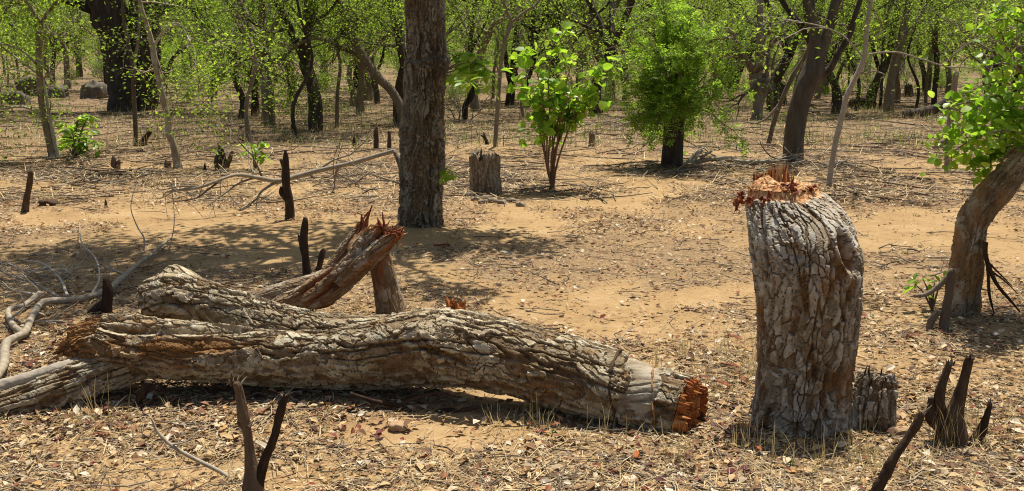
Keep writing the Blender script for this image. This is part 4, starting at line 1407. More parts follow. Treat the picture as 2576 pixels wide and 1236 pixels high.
# brush pile and pale roots round the feathery tree and the dark tree
rg = np.random.default_rng(17)
for (px, py, w, nn, lab) in ((1900, 418, 170, 26, 'wide pile of thin dead branches at the foot of the dark leaning tree'), (2080, 425, 120, 14, 'low heap of dark brushwood behind the tall stump'),
                             (1560, 318, 110, 12, 'scatter of dead brush beyond the bright shrub'), (880, 470, 120, 14, 'tangle of fine dead twigs left of the thick trunk'),
                             (2260, 660, 80, 8, 'wiry dead brush between the tall stump and the leafy tree'), (2500, 760, 70, 7, 'dry twigs lying behind the leafy tree'), (90, 700, 130, 14, 'thin tangled twigs at the left edge behind the log')):
    bp = base_of(px, py)
    b = B()
    tips = []
    k = MS(px, py, bp[1])
    for i in range(nn):
        p = bp + np.array([rg.normal(0, w * k * .45), rg.normal(0, .35), rg.uniform(.01, .10)])
        a = rg.uniform(-.6, .6) + (math.pi if rg.random() < .5 else 0)
        grow(b, rg, p, (math.cos(a), math.sin(a) * .7, rg.uniform(-.02, .22)), w * k * rg.uniform(.35, .8), rg.uniform(.5, 1.3) * .0045 * math.sqrt(bp[1]) * .6, 0,
             [(6, 5, (2, 4), .55, .5, .16, -.03), (4, 4, (1, 3), .55, .6, .2, -.03), (3, 3, 0, 0, 0, .2, -.03)], tips)
    finish('brush_pile', lab, 'brush', bp, b, DEADWOOD if py < 440 else (PALEWOOD if px < 200 else TWIGWOOD))
snag('pale bleached branch stub beside the feathery tree', 1745, 420, [[(1690, 425, 7), (1720, 420, 8), (1738, 405, 9), (1755, 385, 8), (1768, 378, 4)], [(1735, 412, 6), (1800, 400, 6), (1880, 408, 5), (1960, 405, 3)], [(1760, 398, 5), (1790, 380, 3)]], PALEWOOD, 'fallen_branch', 'branch', 8, .1)
snag('dark fallen trunk lying on the sand at the far right', 2300, 300, [[(2270, 290, 11), (2310, 284, 12), (2350, 276, 12), (2375, 258, 10), (2400, 240, 8)]], DARKBARK, 'dead_log', 'log', 12, .15)
snag('leaning brown branch stub below the leafy overhang', 2360, 420, [[(2385, 425, 8), (2385, 380, 9), (2388, 330, 9), (2395, 250, 8), (2405, 180, 7)], [(2385, 350, 6), (2365, 362, 7), (2345, 372, 3)]], MIDBARK, 'dead_snag', 'snag', 9, .2)

# ------------------------------------------------------------------ leafy plants close enough to tell the leaves apart
LEAF_MESHES = {}


def leaf_set(key, mats_, w, fold, curl, heart):
    out = []
    for i in range(3):
        v_, t_ = round_leaf(w * (.9 + .1 * i), fold * (.6 + .4 * i), curl * (.5 + .6 * i), heart)
        out.append(mesh('leaf', v_, None, t_, None, False, [mats_]))
    LEAF_MESHES[key] = out


leaf_set('shrub', L_BRIGHT, .42, .3, .2, 1.0)
leaf_set('round', L_BRIGHT, .42, .15, .12, 0.0)
leaf_set('long', L_BRIGHT, .26, .2, .2, 0.0)


def leaf_obj(parent, base, p, d, roll, size, key, rng):
    """one leaf, growing from p along d"""
    y = Vector(unit(np.asarray(d, float)))
    up = Vector((0, 0, 1))
    x = y.cross(up)
    if x.length < 1e-3:
        x = Vector((1, 0, 0))
    x.normalize()
    z = x.cross(y)
    M = Matrix((x, y, z)).transposed() @ Matrix.Rotation(roll, 3, 'Y')
    o = bpy.data.objects.new('leaf', LEAF_MESHES[key][int(rng.integers(3))])
    COL.objects.link(o)
    o.parent = parent
    o.location = Vector(p) - Vector(base)
    o.rotation_euler = M.to_euler()
    o.scale = (size, size, size)
    return o


# --- bright shrub with many stems
rg = np.random.default_rng(29)
bp = base_of(1390, 476)
shrub = thing('leafy_shrub', 'bright green broad-leaved shrub with thin reddish stems', 'shrub', bp)
b = B()
Yb = bp[1]
k = MS(1390, 300, Yb)
tips = []
for (tx, ty, dy) in ((1290, 185, .1), (1330, 130, -.15), (1400, 85, 0), (1440, 150, .15), (1500, 190, -.05), (1535, 165, .1), (1345, 250, -.2), (1440, 235, -.25), (1485, 275, -.1), (1395, 190, .2)):
    mx = 1390 + (tx - 1390) * .13 + rg.normal(0, 6)
    A = path([(1388 + rg.normal(0, 4), 482, 3.4, Yb + rg.normal(0, .02)), (mx - 3, 400, 2.4, Yb + dy * .2), (1390 + (tx - 1390) * .5 + rg.normal(0, 8), (ty + 330) / 2, 1.9, Yb + dy * .6), (tx, ty, .9, Yb + dy)])
    C4 = tube(b, A, 14, 6, .06, int(tx), col=(rg.random(), .4, .3, 1))
    for j in range(7, 14):
        tips.append((C4[j, :3], unit(C4[j, :3] - C4[j - 1, :3])))
        for _ in range(2 if j > 6 else 1):
            d = unit(rg.normal(0, 1, 3) + np.array([0, 0, .25]))
            q = np.array([*C4[j, :3], .004])
            e = np.array([*(C4[j, :3] + d * rg.uniform(.10, .26)), .002])
            tube(b, np.array([q, e]), None, 4, col=(.5, .5, .2, 1))
            tips.append((e[:3], d))
            tips.append(((q + e)[:3] / 2, d))
link('stems', b.mesh('stems', SMOOTHBARK, bp), shrub)
for i in range(300):
    t, d = tips[int(rg.integers(len(tips)))]
    p = t + rg.normal(0, .03, 3)
    hd = unit(np.array([rg.normal(0, 1), rg.normal(0, 1), rg.normal(-.15, .45)]) + .4 * d)
    leaf_obj(shrub, bp, p, hd, rg.normal(0, .7), .065 + .085 * rg.random() ** 1.2, 'shrub', rg)
V, F = leaf_cloud(rg, [tips[int(q)] for q in rg.integers(0, len(tips), 240)], 1, (.06, .13), .04, round_leaf(.42, .3, .2, 1.0), .2, .6)
link('foliage', leaf_mesh('foliage', V, F, L_BRIGHT, bp), shrub)['kind'] = 'stuff'

# --- feathery bush sprouting from a thick low trunk
rg = np.random.default_rng(31)
bp = base_of(1690, 424)
feather = thing('feathery_tree', 'feathery fine-leaved bushy tree sprouting from a thick dark trunk', 'tree', bp)
Yb = bp[1]
b = B()
tube(b, path([(1690, 440, 32), (1690, 420, 29), (1691, 380, 26), (1694, 330, 26), (1698, 290, 23), (1702, 268, 14)], Yb), 20, 14, .08, 3)
link('trunk', b.mesh('trunk', DARKBARK, bp), feather)
b = B()
sp_pos, sp_dir = [], []
c0 = P(1698, 285, Yb)
kk = MS(1698, 250, Yb)
for i in range(60):
    # limbs fan out from the top of the trunk, the lower ones droop
    u = rg.uniform(0, 1) ** .8
    a = rg.uniform(0, 6.283)
    el = math.radians(-28 + 118 * u)
    reach = (0.98 - .30 * math.sin(min(1, u * 1.6) * 3.14) * (u < .9) + .42 * max(0, math.sin(el)) ** 2) * rg.uniform(.5, 1.18)
    d = np.array([math.cos(a) * math.cos(el), math.sin(a) * math.cos(el), math.sin(el)])
    r0_ = c0 + np.array([0, 0, rg.uniform(-.05, .12)])
    pts = []
    for j in range(7):
        f = j / 6
        q = r0_ + d * reach * f + np.array([0, 0, .16 * math.sin(f * 3.14) - .16 * f * f * (u < .5)]) + rg.normal(0, .02, 3) * (j > 0)
        pts.append([*q, .012 * (1 - f) ** .8 + .002])
    pts = np.array(pts)
    tube(b, pts, None, 4, col=(rg.random(), 1, .2, 1))
    for j in range(2, 7):
        for _ in range(5 if j > 2 else 3):
            o = rg.normal(0, 1, 3)
            dd = unit(d * .7 + o * .75)
            st = pts[j, :3] - (pts[j, :3] - pts[j - 1, :3]) * rg.random()
            L = rg.uniform(.14, .32)
            tube(b, np.array([[*st, .0025], [*(st + dd * L), .001]]), None, 3, col=(.6, 1, .3, 1))
            for _2 in range(3):
                f = rg.uniform(.15, 1)
                sp_pos.append(st + dd * L * f)
                sp_dir.append(unit(dd + rg.normal(0, .6, 3) + np.array([0, 0, -.1])))
link('branches', b.mesh('branches', MIDBARK, bp), feather)
sp_pos, sp_dir = np.array(sp_pos), np.array(sp_dir)
ns_ = len(sp_pos)
# each spray: a little feather of paired leaflets
NL = 8
pos = np.repeat(sp_pos, NL, 0)
dr = np.repeat(sp_dir, NL, 0)
fr = np.tile(np.linspace(0, 1, NL), ns_)[:, None]
sidev = np.cross(sp_dir, rg.normal(0, 1, (ns_, 3)) * .4 + np.array([0, 0, 1]))
sidev /= np.linalg.norm(sidev, axis=1)[:, None]
sidev = np.repeat(sidev, NL, 0) * np.tile(np.where(np.arange(NL) % 2, 1, -1), ns_)[:, None]
pos = pos + dr * fr * .11 + rg.normal(0, .004, pos.shape)
ly = sidev + dr * .35
ly /= np.linalg.norm(ly, axis=1)[:, None]
lz = np.cross(np.cross(ly, dr), ly) * 0 + np.cross(dr, ly)
lz /= np.linalg.norm(lz, axis=1)[:, None]
lx = np.cross(ly, lz)
M = np.stack([lx, ly, lz], -1)
V, F = scatter(LEAF4[0], LEAF4[1], pos, M, np.column_stack([rg.uniform(.028, .045, len(pos)), rg.uniform(.030, .055, len(pos)), rg.uniform(.02, .04, len(pos))]))
o = link('crown', leaf_mesh('crown', V, F, L_FEATHER, bp), feather)
o['kind'] = 'stuff'

# --- leafy leaning tree at the right edge
rg = np.random.default_rng(37)
bp = base_of(2418, 795)
rtree = thing('leaning_tree', 'leaning tree with flaking tan bark and round bright leaves at the right edge', 'tree', bp)
Yb = bp[1]
A = path([(2415, 835, 48), (2416, 790, 43), (2422, 740, 38), (2431, 660, 36), (2441, 590, 37), (2453, 545, 39), (2485, 500, 40), (2525, 455, 38), (2570, 400, 37), (2630, 320, 36), (2690, 230, 34), (2740, 100, 32)], Yb + .12)
RT_HOL = P(2535, 428, Yb)


def rt_field(pos, s, ang):
    n = fbm(pos[..., 0] * 8, pos[..., 1] * 8, pos[..., 2] * 4, 83, 3)
    d = np.linalg.norm((pos - RT_HOL) * np.array([1, .5, .7]), axis=-1)
    return -.05 * np.exp(-(d / .03) ** 4) + .004 * np.floor(n * 3), np.zeros_like(n), np.clip(.9 * sstep(.1, .6, n), 0, 1)


tr = bark_trunk(A, 270, 84, (0.12, 0.045), 0.009, 71, (1, 0, 0), lambda s, a: 1 + .2 * np.exp(-s * 25) * np.cos(3 * a), rt_field, groove=.3, warp=1.2)
build_trunk(tr, rtree, bp, LEANBARK, 'trunk', 0, caps=(False, True))
b = B()
tips = []
hero = []
twl = [[(2640, 330, 9), (2560, 290, 6), (2480, 260, 4), (2400, 265, 3), (2375, 290, 1)], [(2640, 320, 8), (2560, 320, 6), (2470, 300, 4), (2400, 320, 3), (2350, 365, 1)], [(2620, 340, 8), (2540, 350, 5), (2470, 340, 4), (2400, 380, 3), (2370, 405, 1)],
       [(2600, 360, 7), (2540, 370, 5), (2490, 390, 3), (2472, 445, 1)], [(2650, 300, 8), (2580, 240, 6), (2520, 205, 4), (2460, 220, 2), (2435, 235, 1)], [(2660, 280, 7), (2590, 200, 6), (2530, 160, 4), (2480, 170, 1)], [(2640, 330, 8), (2580, 340, 5), (2530, 330, 4), (2440, 345, 2), (2420, 350, 1)],
       [(2700, 200, 8), (2620, 90, 6), (2550, 50, 4), (2490, 60, 2), (2475, 78, 1)], [(2700, 190, 8), (2640, 60, 6), (2570, 20, 4), (2520, 15, 2), (2490, 25, 1)], [(2620, 340, 6), (2570, 380, 4), (2520, 390, 2), (2440, 400, 1)], [(2640, 300, 6), (2580, 290, 5), (2500, 240, 3), (2430, 300, 1)],
       [(2650, 300, 6), (2590, 300, 5), (2540, 270, 3), (2490, 320, 1)]]
for i, L in enumerate(twl):
    dy = rg.uniform(-.35, .35)
    A = path([(q[0], q[1], q[2] * .6, Yb + .12 + dy * min(1, (2640 - q[0]) / 120)) for q in L])
    C4 = tube(b, A, 18, 5, .05, i, col=(rg.random(), 1, .1, 1))
    for j in range(5, 18):
        for _ in range(4):
            d = unit(rg.normal(0, 1, 3) * np.array([1, 1, .6]) + np.array([-.3, 0, -.25]))
            hero.append((C4[j, :3] + rg.normal(0, .028, 3), d))
        if j % 3 == 0:
            d = unit(rg.normal(0, 1, 3) + np.array([-.2, -.2, -.2]))
            e = C4[j, :3] + d * rg.uniform(.08, .18)
            tube(b, np.array([[*C4[j, :3], .003], [*e, .0012]]), None, 3, col=(.5, 1, .1, 1))
            for f in (.5, .8, 1):
                hero.append((C4[j, :3] * (1 - f) + e * f, unit(d + rg.normal(0, .6, 3))))
# limbs above the frame
for (dx, dy, dz) in ((.3, .2, .8), (-.5, .3, .75), (.1, -.5, .8), (-.2, .7, .6)):
    grow(b, rg, tr['C'][-1], (dx, dy, dz), 1.1, .05, 0, CFG_LIMB, tips)
# drooping dead twigs on the right of the trunk
for L in ([(2478, 610, 7), (2478, 640, 6), (2490, 680, 6), (2510, 720, 5), (2540, 755, 4), (2565, 785, 2)], [(2480, 640, 5), (2485, 690, 4), (2488, 740, 4), (2500, 790, 2)], [(2490, 680, 3), (2530, 710, 2), (2560, 740, 1)],
          [(2485, 660, 3), (2515, 690, 2), (2545, 720, 1)]):
    bt = B()
    tube(bt, path(L, Yb - .02), 16, 6, .15, 5, col=(.2, .3, 0, 1))
    link('dead_twig', bt.mesh('dead_twig', SNAGBARK, bp), rtree)
link('branches', b.mesh('branches', MIDBARK, bp), rtree)
rg.shuffle(hero)
for p, d in hero[:300]:
    leaf_obj(rtree, bp, p + rg.normal(0, .012, 3), d, rg.normal(0, .6), rg.uniform(.036, .072), 'round', rg)
V, F = leaf_cloud(rg, [h for h in hero[300:]] * 2, 1, (.036, .066), .035, round_leaf(.42, .15, .12))
V2, F2 = leaf_cloud(rg, tips, 7, (.05, .085), .10)
o = link('foliage', leaf_mesh('foliage', np.vstack([V, V2]), np.vstack([F, F2 + len(V)]), L_BRIGHT, bp), rtree)
o['kind'] = 'stuff'
snag('broken bare sprout leaning on the foot of the leafy tree', 2372, 832, [[(2370, 845, 13), (2376, 800, 12), (2385, 740, 10), (2392, 690, 11), (2396, 676, 6)], [(2390, 690, 7), (2360, 720, 6), (2330, 740, 6), (2298, 745, 4)], [(2362, 780, 9), (2340, 810, 8), (2335, 850, 5), (2345, 870, 2)]], MIDBARK, 'dead_snag', 'snag', 10, .18, n=24)
bp = base_of(2345, 775)
spr = thing('leafy_sprout', 'low sprout of large green leaves at the foot of the leafy leaning tree', 'sprout', bp)
b = B()
for (tx, ty) in ((2300, 715), (2320, 700), (2350, 710), (2372, 700), (2340, 735)):
    tube(b, path([(2345, 782, 3), ((2345 + tx) / 2, (770 + ty) / 2 - 5, 2.2), (tx, ty, 1)], bp[1]), 8, 5, 0)
    q = P(tx, ty, bp[1])
    for _ in range(4):
        leaf_obj(spr, bp, q + rg.normal(0, .02, 3), unit(rg.normal(0, 1, 3) * np.array([1, 1, .5]) + np.array([(tx - 2345) * .02, -.2, .1])), rg.normal(0, .4), rg.uniform(.06, .10), 'long', rg)
link('stems', b.mesh('stems', MIDBARK, bp), spr)


def compound_shrub(name, label, cat, px, py, fronds, size, n_per, key='long', seed=1, stemr=3, matb=MIDBARK):
    """low plant whose fronds carry paired leaflets"""
    rg = np.random.default_rng(seed)
    bp = base_of(px, py)
    t = thing(name, label, cat, bp)
    b = B()
    for fr_ in fronds:
        dy = rg.normal(0, .12)
        A = path([(q[0], q[1], stemr * (1 - .8 * i / max(1, len(fr_) - 1)), bp[1] + dy * i) for i, q in enumerate(fr_)])
        C4 = tube(b, A, 14, 5, 0, col=(.5, 1, 0, 1))
        for i in range(n_per):
            f = .35 + .65 * i / n_per
            j = min(12, int(f * 13))
            tn = unit(C4[j + 1, :3] - C4[j, :3])
            sd = unit(np.cross(tn, np.array([0, 0, 1]) + rg.normal(0, .3, 3))) * (1 if i % 2 else -1)
            leaf_obj(t, bp, C4[j, :3] + rg.normal(0, .01, 3), unit(sd + tn * .5 + np.array([0, 0, -.15]) + rg.normal(0, .2, 3)), rg.normal(0, .35), size * rg.uniform(.7, 1.15), key, rg)
    link('stems', b.mesh('stems', matb, bp), t)
    return t


compound_shrub('leafy_shrub', 'low light-green compound-leaved bush at the foot of the left slender tree', 'shrub', 190, 398,
               [[(185, 400), (180, 350), (165, 315), (140, 308)], [(188, 400), (190, 340), (200, 300), (235, 290)], [(190, 400), (205, 330), (228, 292), (252, 320)], [(188, 400), (170, 370), (150, 365), (138, 390)],
                [(192, 400), (215, 360), (240, 355), (252, 388)], [(190, 400), (200, 360), (222, 330), (245, 335)], [(190, 400), (185, 345), (172, 325), (148, 335)], [(190, 400), (195, 375), (205, 360), (215, 395)],
                [(190, 398), (188, 350), (190, 310), (212, 298)], [(188, 398), (178, 365), (160, 350), (142, 352)]], .135, 24, 'long', 7)
compound_shrub('sapling', 'sparse yellow-green seedling on bare sand beyond the dead branch', 'sapling', 640, 432,
               [[(640, 432), (642, 385), (630, 360), (600, 372)], [(640, 430), (645, 380), (655, 355), (680, 370)], [(640, 430), (638, 400), (650, 380), (672, 395)], [(642, 430), (640, 395), (625, 378), (605, 392)], [(642, 430), (650, 400), (660, 392), (668, 410)]], .11, 13, 'long', 8, 2)
compound_shrub('leafy_sprig', 'bright leafy sprig hanging beside the thick trunk', 'sprig', 1165, 585,
               [[(1115, 180), (1150, 160), (1185, 150), (1230, 180)], [(1118, 185), (1160, 175), (1200, 175), (1245, 235)], [(1118, 190), (1150, 190), (1180, 200), (1215, 232)], [(1118, 170), (1150, 140), (1180, 135), (1215, 150)],
                [(1118, 185), (1145, 180), (1165, 195), (1190, 215)], [(1118, 180), (1165, 160), (1210, 165), (1240, 200)], [(1115, 190), (1130, 195), (1140, 200), (1150, 192)]], .125, 20, 'long', 9, 2)
compound_shrub('leafy_sprig', 'small green sprig low on the right side of the thick trunk', 'sprig', 1120, 585, [[(1108, 430), (1120, 425), (1132, 430), (1146, 448)], [(1108, 432), (1118, 440), (1128, 445), (1134, 455)]], .09, 10, 'long', 10, 2)

# --- crown of the thick standing tree, above the frame, shading the clearing
rg = np.random.default_rng(41)
b = B()
tips = []
for (d, L) in (((-.75, -.1, .62), 1.9), ((-.55, .35, .8), 1.7), ((.15, .1, .95), 1.5), ((.55, .3, .75), 1.2), ((-.8, .15, .45), 2.2), ((-.3, -.45, .8), 1.4), ((-.9, -.05, .5), 2.6)):
    grow(b, rg, BIG_TOP - np.array([0, 0, rg.uniform(0, .3)]), d, L, .085, 0, CFG_TREE, tips)
link('branches', b.mesh('branches', MIDBARK, BIG_BASE), bigtree)
V, F = leaf_cloud(rg, tips, 4, (.07, .13), .14)
o = link('crown', leaf_mesh('crown', V, F, L_LIME, BIG_BASE), bigtree)
o['kind'] = 'stuff'


# ------------------------------------------------------------------ trees one can tell apart behind the clearing
def mid_tree(label, px, py, limbs, mat, leaves=L_LIME, sides=9, rough=.10, name='tree', per=3, lsize=(.05, .09), crown=1.0, seed=0, cat='tree', twl=.9, tw=2, spreadr=.14, cfg=None):
    bp, b, tips, rng = wood_thing(name, label, cat, px, py, limbs, mat, sides, rough, seed=seed)
    t = thing(name, label, cat, bp)
    link('trunk', b.mesh('trunk', mat, bp), t)
    b2 = B()
    tips = []
    Y = bp[1]
    for L in limbs:
        A = path([(q[0], q[1], q[2], Y + (q[3] if len(q) > 3 else 0)) for q in L])
        e, d = A[-1], unit(A[-1, :3] - A[-2, :3])
        for k in range(int(3 * crown + .5)):
            grow(b2, rng, e[:3], unit(d + rng.normal(0, .55, 3)), twl * 1.4 * rng.uniform(.7, 1.3), max(.008, e[3] * .7), 0, cfg or CFG_LIMB, tips)
        C4 = catmull(A, 12)
        for k in range(tw):
            i = rng.integers(6, 12)
            grow(b2, rng, C4[i, :3], unit(rng.normal(0, 1, 3) + np.array([0, 0, .15])), twl * rng.uniform(.4, 1), max(.005, C4[i, 3] * .35), 0, CFG_TWIG, tips)
    if b2.n:
        link('branches', b2.mesh('branches', mat if mat is not DARKBARK else TWIGWOOD, bp), t)['kind'] = 'stuff'
    if per and tips:
        zt = 1.6 + .055 * Y + .5          # what stands above the frame only shades: fewer, larger leaves
        lo = [q for q in tips if q[0][2] < zt]
        hi = [q for q in tips if q[0][2] >= zt]
        parts_ = []
        if lo:
            parts_.append(leaf_cloud(rng, lo, max(1, int(per * 1.5)), (lsize[0] * .8, lsize[1] * .8), spreadr))
        if hi:
            parts_.append(leaf_cloud(rng, hi, max(1, per // 3), (lsize[0] * 1.9, lsize[1] * 1.9), spreadr))
        V = np.vstack([q[0] for q in parts_])
        F = parts_[0][1] if len(parts_) == 1 else np.vstack([parts_[0][1], parts_[1][1] + len(parts_[0][0])])
        o = link('crown', leaf_mesh('crown', V, F, leaves, bp), t)
        o['kind'] = 'stuff'
    return t


mid_tree('dark leaning tree with a forked trunk and crooked right branch behind the tall stump', 1995, 402,
         [[(1993, 412, 30), (1995, 400, 26), (1998, 340, 25), (2008, 280, 25), (2025, 220, 27), (2045, 180, 27), (2050, 140, 20), (2045, 80, 16), (2035, 20, 15), (2030, -60, 14), (2025, -200, 12)],
          [(2045, 180, 20), (2065, 130, 15), (2085, 70, 14), (2098, 20, 13), (2115, -40, 12), (2140, -160, 10)], [(2055, 195, 12), (2085, 175, 10), (2105, 140, 8), (2125, 110, 8), (2140, 80, 8), (2150, 40, 7), (2170, -20, 6)],
          [(2040, 110, 9), (2015, 65, 8), (1985, 30, 7), (1965, 0, 7), (1940, -40, 6)]], DARKBARK, L_LIME, 12, .09, crown=.8, per=2, twl=1.1)
mid_tree('pale thin leaning tree with a long bare side branch behind the tall stump', 2083, 478,
         [[(2082, 488, 8), (2084, 470, 7.5), (2092, 410, 7), (2103, 350, 7), (2118, 290, 7), (2130, 240, 6.5), (2150, 200, 7), (2172, 150, 6.5), (2178, 110, 5.5), (2180, 60, 5), (2190, 0, 6), (2195, -80, 5)],
          [(2176, 140, 3), (2215, 133, 2.4), (2260, 133, 2.2), (2320, 150, 2), (2380, 168, 1.6), (2440, 172, 1.2), (2500, 190, .8)], [(2172, 145, 2.6), (2140, 110, 2), (2120, 90, 1.6), (2080, 70, 1)], [(2370, 165, 2), (2420, 120, 2), (2470, 90, 1.5), (2520, 60, 1)]],
         DEADWOOD, L_LIME, 9, .08, crown=.5, per=1, twl=.6)
mid_tree('slim crooked grey sapling leaning into the dark forked tree', 1935, 362,
         [[(1932, 370, 6), (1940, 330, 6), (1955, 280, 6), (1975, 230, 6), (2000, 180, 6), (2025, 140, 5), (2040, 100, 4)], [(1962, 260, 4), (1950, 275, 4), (1925, 300, 3), (1900, 312, 2)]], MIDBARK, L_MID, 7, .1, per=1, crown=.4, twl=.4)
mid_tree('brown trunk with a sawn stub beside it, left of the dark forked tree', 1905, 300,
         [[(1902, 308, 15), (1905, 270, 13), (1908, 220, 11), (1908, 160, 9), (1910, 80, 8), (1912, 0, 8), (1915, -80, 7)], [(1910, 262, 9), (1925, 225, 9), (1928, 195, 9)], [(1900, 230, 10), (1896, 205, 11), (1894, 185, 11)]], MIDBARK, L_MID, 9, .12, per=2)
mid_tree('curved dark tree arching right behind the feathery tree', 1845, 240,
         [[(1835, 245, 14), (1850, 190, 13), (1875, 140, 12), (1905, 100, 11), (1940, 80, 9), (1970, 60, 8), (2000, 62, 6), (2020, 66, 4)], [(1905, 100, 8), (1935, 70, 7), (1960, 30, 6), (1985, -20, 5)], [(1850, 190, 9), (1845, 130, 8), (1860, 70, 7), (1850, 0, 6)]], DARKBARK, L_MID, 9, .1, per=2, tw=3)
mid_tree('thin grey tree with high fork between the hollow stump and the shrub', 1246, 374,
         [[(1245, 382, 6), (1247, 340, 5.5), (1252, 260, 5.5), (1258, 180, 5), (1268, 110, 5), (1285, 55, 4.5), (1270, 20, 4), (1265, -40, 3)], [(1283, 60, 4), (1320, 30, 3), (1350, 10, 2.5), (1370, -20, 2)]], MIDBARK, L_LIME, 8, .08, per=3, tw=3, crown=.6)
mid_tree('crooked dark sapling bent at the foot beyond the leafy sprig', 1172, 302,
         [[(1170, 306, 8), (1170, 270, 8), (1185, 240, 8), (1190, 200, 6), (1182, 130, 6), (1188, 60, 5), (1195, 0, 5)], [(1184, 130, 4), (1210, 80, 3), (1230, 40, 3)]], DARKBARK, L_LIME, 8, .12, per=3, tw=4)
mid_tree('leaning grey tree curving up left from behind the thick trunk', 1008, 330,
         [[(1012, 345, 10), (1014, 310, 10), (1005, 270, 11), (985, 230, 11), (955, 200, 11), (925, 160, 11), (905, 130, 11), (885, 90, 10), (868, 50, 9), (850, 0, 8), (830, -60, 8)], [(905, 135, 8), (880, 128, 7), (850, 118, 6), (845, 105, 6), (855, 90, 4)],
          [(850, 115, 5), (810, 98, 5), (775, 100, 4), (740, 120, 4), (715, 150, 3)], [(880, 90, 5), (890, 60, 4), (920, 30, 3)]], MIDBARK, L_LIME, 10, .1, per=3, tw=5, twl=.8)
mid_tree('slim brown tree leaning slightly at the left edge beside the low bush', 130, 402,
         [[(138, 410, 14), (132, 390, 11), (118, 330, 9), (106, 270, 8), (100, 200, 8), (98, 130, 8), (98, 70, 8), (85, 30, 6), (60, 0, 5), (30, -40, 4)], [(98, 80, 6), (115, 40, 5), (140, 10, 4), (170, -30, 3)], [(150, 402, 8), (140, 370, 6), (130, 320, 5), (118, 250, 4), (108, 200, 3)],
          [(100, 170, 4), (70, 140, 3), (40, 120, 3), (0, 110, 2)], [(102, 190, 4), (60, 160, 3), (20, 130, 2)], [(110, 290, 3), (60, 270, 3), (0, 275, 3)]], SMOOTHBARK, L_LIME, 9, .08, per=3, tw=4, twl=.6)
mid_tree('slender brown sapling bowed to the left beyond the single burnt spike', 446, 422,
         [[(450, 430, 12), (444, 400, 10), (436, 365, 9), (424, 330, 9), (422, 300, 8), (415, 270, 8), (402, 210, 8), (390, 160, 8), (382, 110, 7), (368, 60, 6), (355, 20, 6), (345, -40, 5)], [(384, 120, 4), (420, 70, 3), (450, 60, 2), (470, 90, 2)]], SMOOTHBARK, L_LIME, 9, .1, per=3, tw=4, twl=.7)
mid_tree('slim grey sapling splitting in a Y in front of the massive trunk', 342, 368,
         [[(342, 376, 6), (341, 330, 5.5), (339, 280, 5.5), (336, 230, 5.5), (335, 170, 5.5), (325, 120, 5), (312, 60, 4.5), (308, 0, 4)], [(335, 172, 5), (345, 120, 4), (350, 70, 3.5), (355, 10, 3)]], MIDBARK, L_LIME, 7, .1, per=1, tw=2, twl=.5)
mid_tree('dark tree with a forked top left of the massive trunk', 200, 215,
         [[(200, 222, 9), (199, 170, 8), (196, 120, 8), (210, 80, 7), (225, 40, 6), (230, 0, 5)], [(197, 122, 7), (185, 95, 6), (168, 85, 5), (140, 90, 4)], [(172, 86, 4), (178, 50, 3), (175, 10, 3)]], DARKBARK, L_LIME, 8, .12, per=5, tw=4, twl=1.2)
mid_tree('short dark trunk under a low spreading green canopy left of centre', 641, 290,
         [[(641, 296, 11), (641, 250, 9), (640, 205, 8), (650, 150, 7), (640, 90, 6)], [(641, 210, 5), (600, 150, 4), (560, 110, 4), (520, 90, 3)], [(641, 200, 5), (690, 150, 4), (740, 120, 3)], [(642, 215, 4), (580, 190, 3), (540, 200, 2)], [(641, 190, 4), (700, 190, 3), (730, 220, 2)], [(645, 160, 4), (610, 90, 3), (590, 50, 3)]],
         DARKBARK, L_LIME, 9, .1, per=5, tw=7, twl=1.1, lsize=(.05, .09), spreadr=.16)

mid_tree('dark trunk leaning right at the upper right wood edge', 2190, 266, [[(2188, 272, 15), (2192, 240, 13), (2205, 205, 12), (2225, 165, 11), (2240, 120, 10), (2250, 60, 9), (2262, 0, 8)], [(2215, 185, 6), (2200, 140, 5), (2190, 90, 5)]], DARKBARK, L_MID, 9, .12, per=3)
mid_tree('grey trunk with a hollow foot right of the dark leaning trunk', 2236, 284, [[(2232, 292, 15), (2234, 262, 14), (2240, 210, 11), (2252, 150, 11), (2270, 80, 10), (2285, 10, 9), (2295, -60, 8)], [(2262, 110, 6), (2300, 60, 5), (2330, 10, 4)]], MIDBARK, L_MID, 9, .12, per=3)
mid_tree('thin dark twin trunk deep in the wood at the upper right', 2330, 242, [[(2326, 246, 8), (2326, 200, 7), (2315, 150, 6), (2305, 90, 6)], [(2332, 244, 6), (2338, 190, 6), (2340, 130, 5), (2345, 60, 5)]], DARKBARK, L_LIME, 8, .1, per=4)
mid_tree('dark slim trunk under dense leaves near the right edge', 2350, 270, [[(2348, 275, 8), (2350, 230, 7), (2356, 170, 7), (2352, 100, 6), (2360, 30, 5)]], DARKBARK, L_MID, 8, .1, per=8, tw=8, twl=1.3, crown=1.5)
mid_tree('dark bulky trunk in the wood left of the thick trunk', 900, 236, [[(900, 242, 14), (900, 200, 13), (905, 150, 12), (910, 90, 10), (905, 20, 9)]], DARKBARK, L_LIME, 9, .12, per=3, tw=4)
mid_tree('dark trunk close behind the leaning grey tree', 950, 264, [[(950, 268, 9), (946, 230, 8), (936, 180, 8), (930, 120, 7), (935, 40, 6)], [(940, 200, 5), (960, 150, 4), (975, 90, 4)]], DARKBARK, L_LIME, 8, .12, per=3, tw=4)
mid_tree('thick dark trunk behind the bright shrub', 1396, 262, [[(1394, 268, 15), (1394, 200, 13), (1396, 120, 12), (1396, 60, 12), (1402, 10, 11), (1425, -40, 9)], [(1396, 70, 8), (1375, 30, 7), (1360, -20, 6)]], DARKBARK, L_MID, 9, .12, per=3)
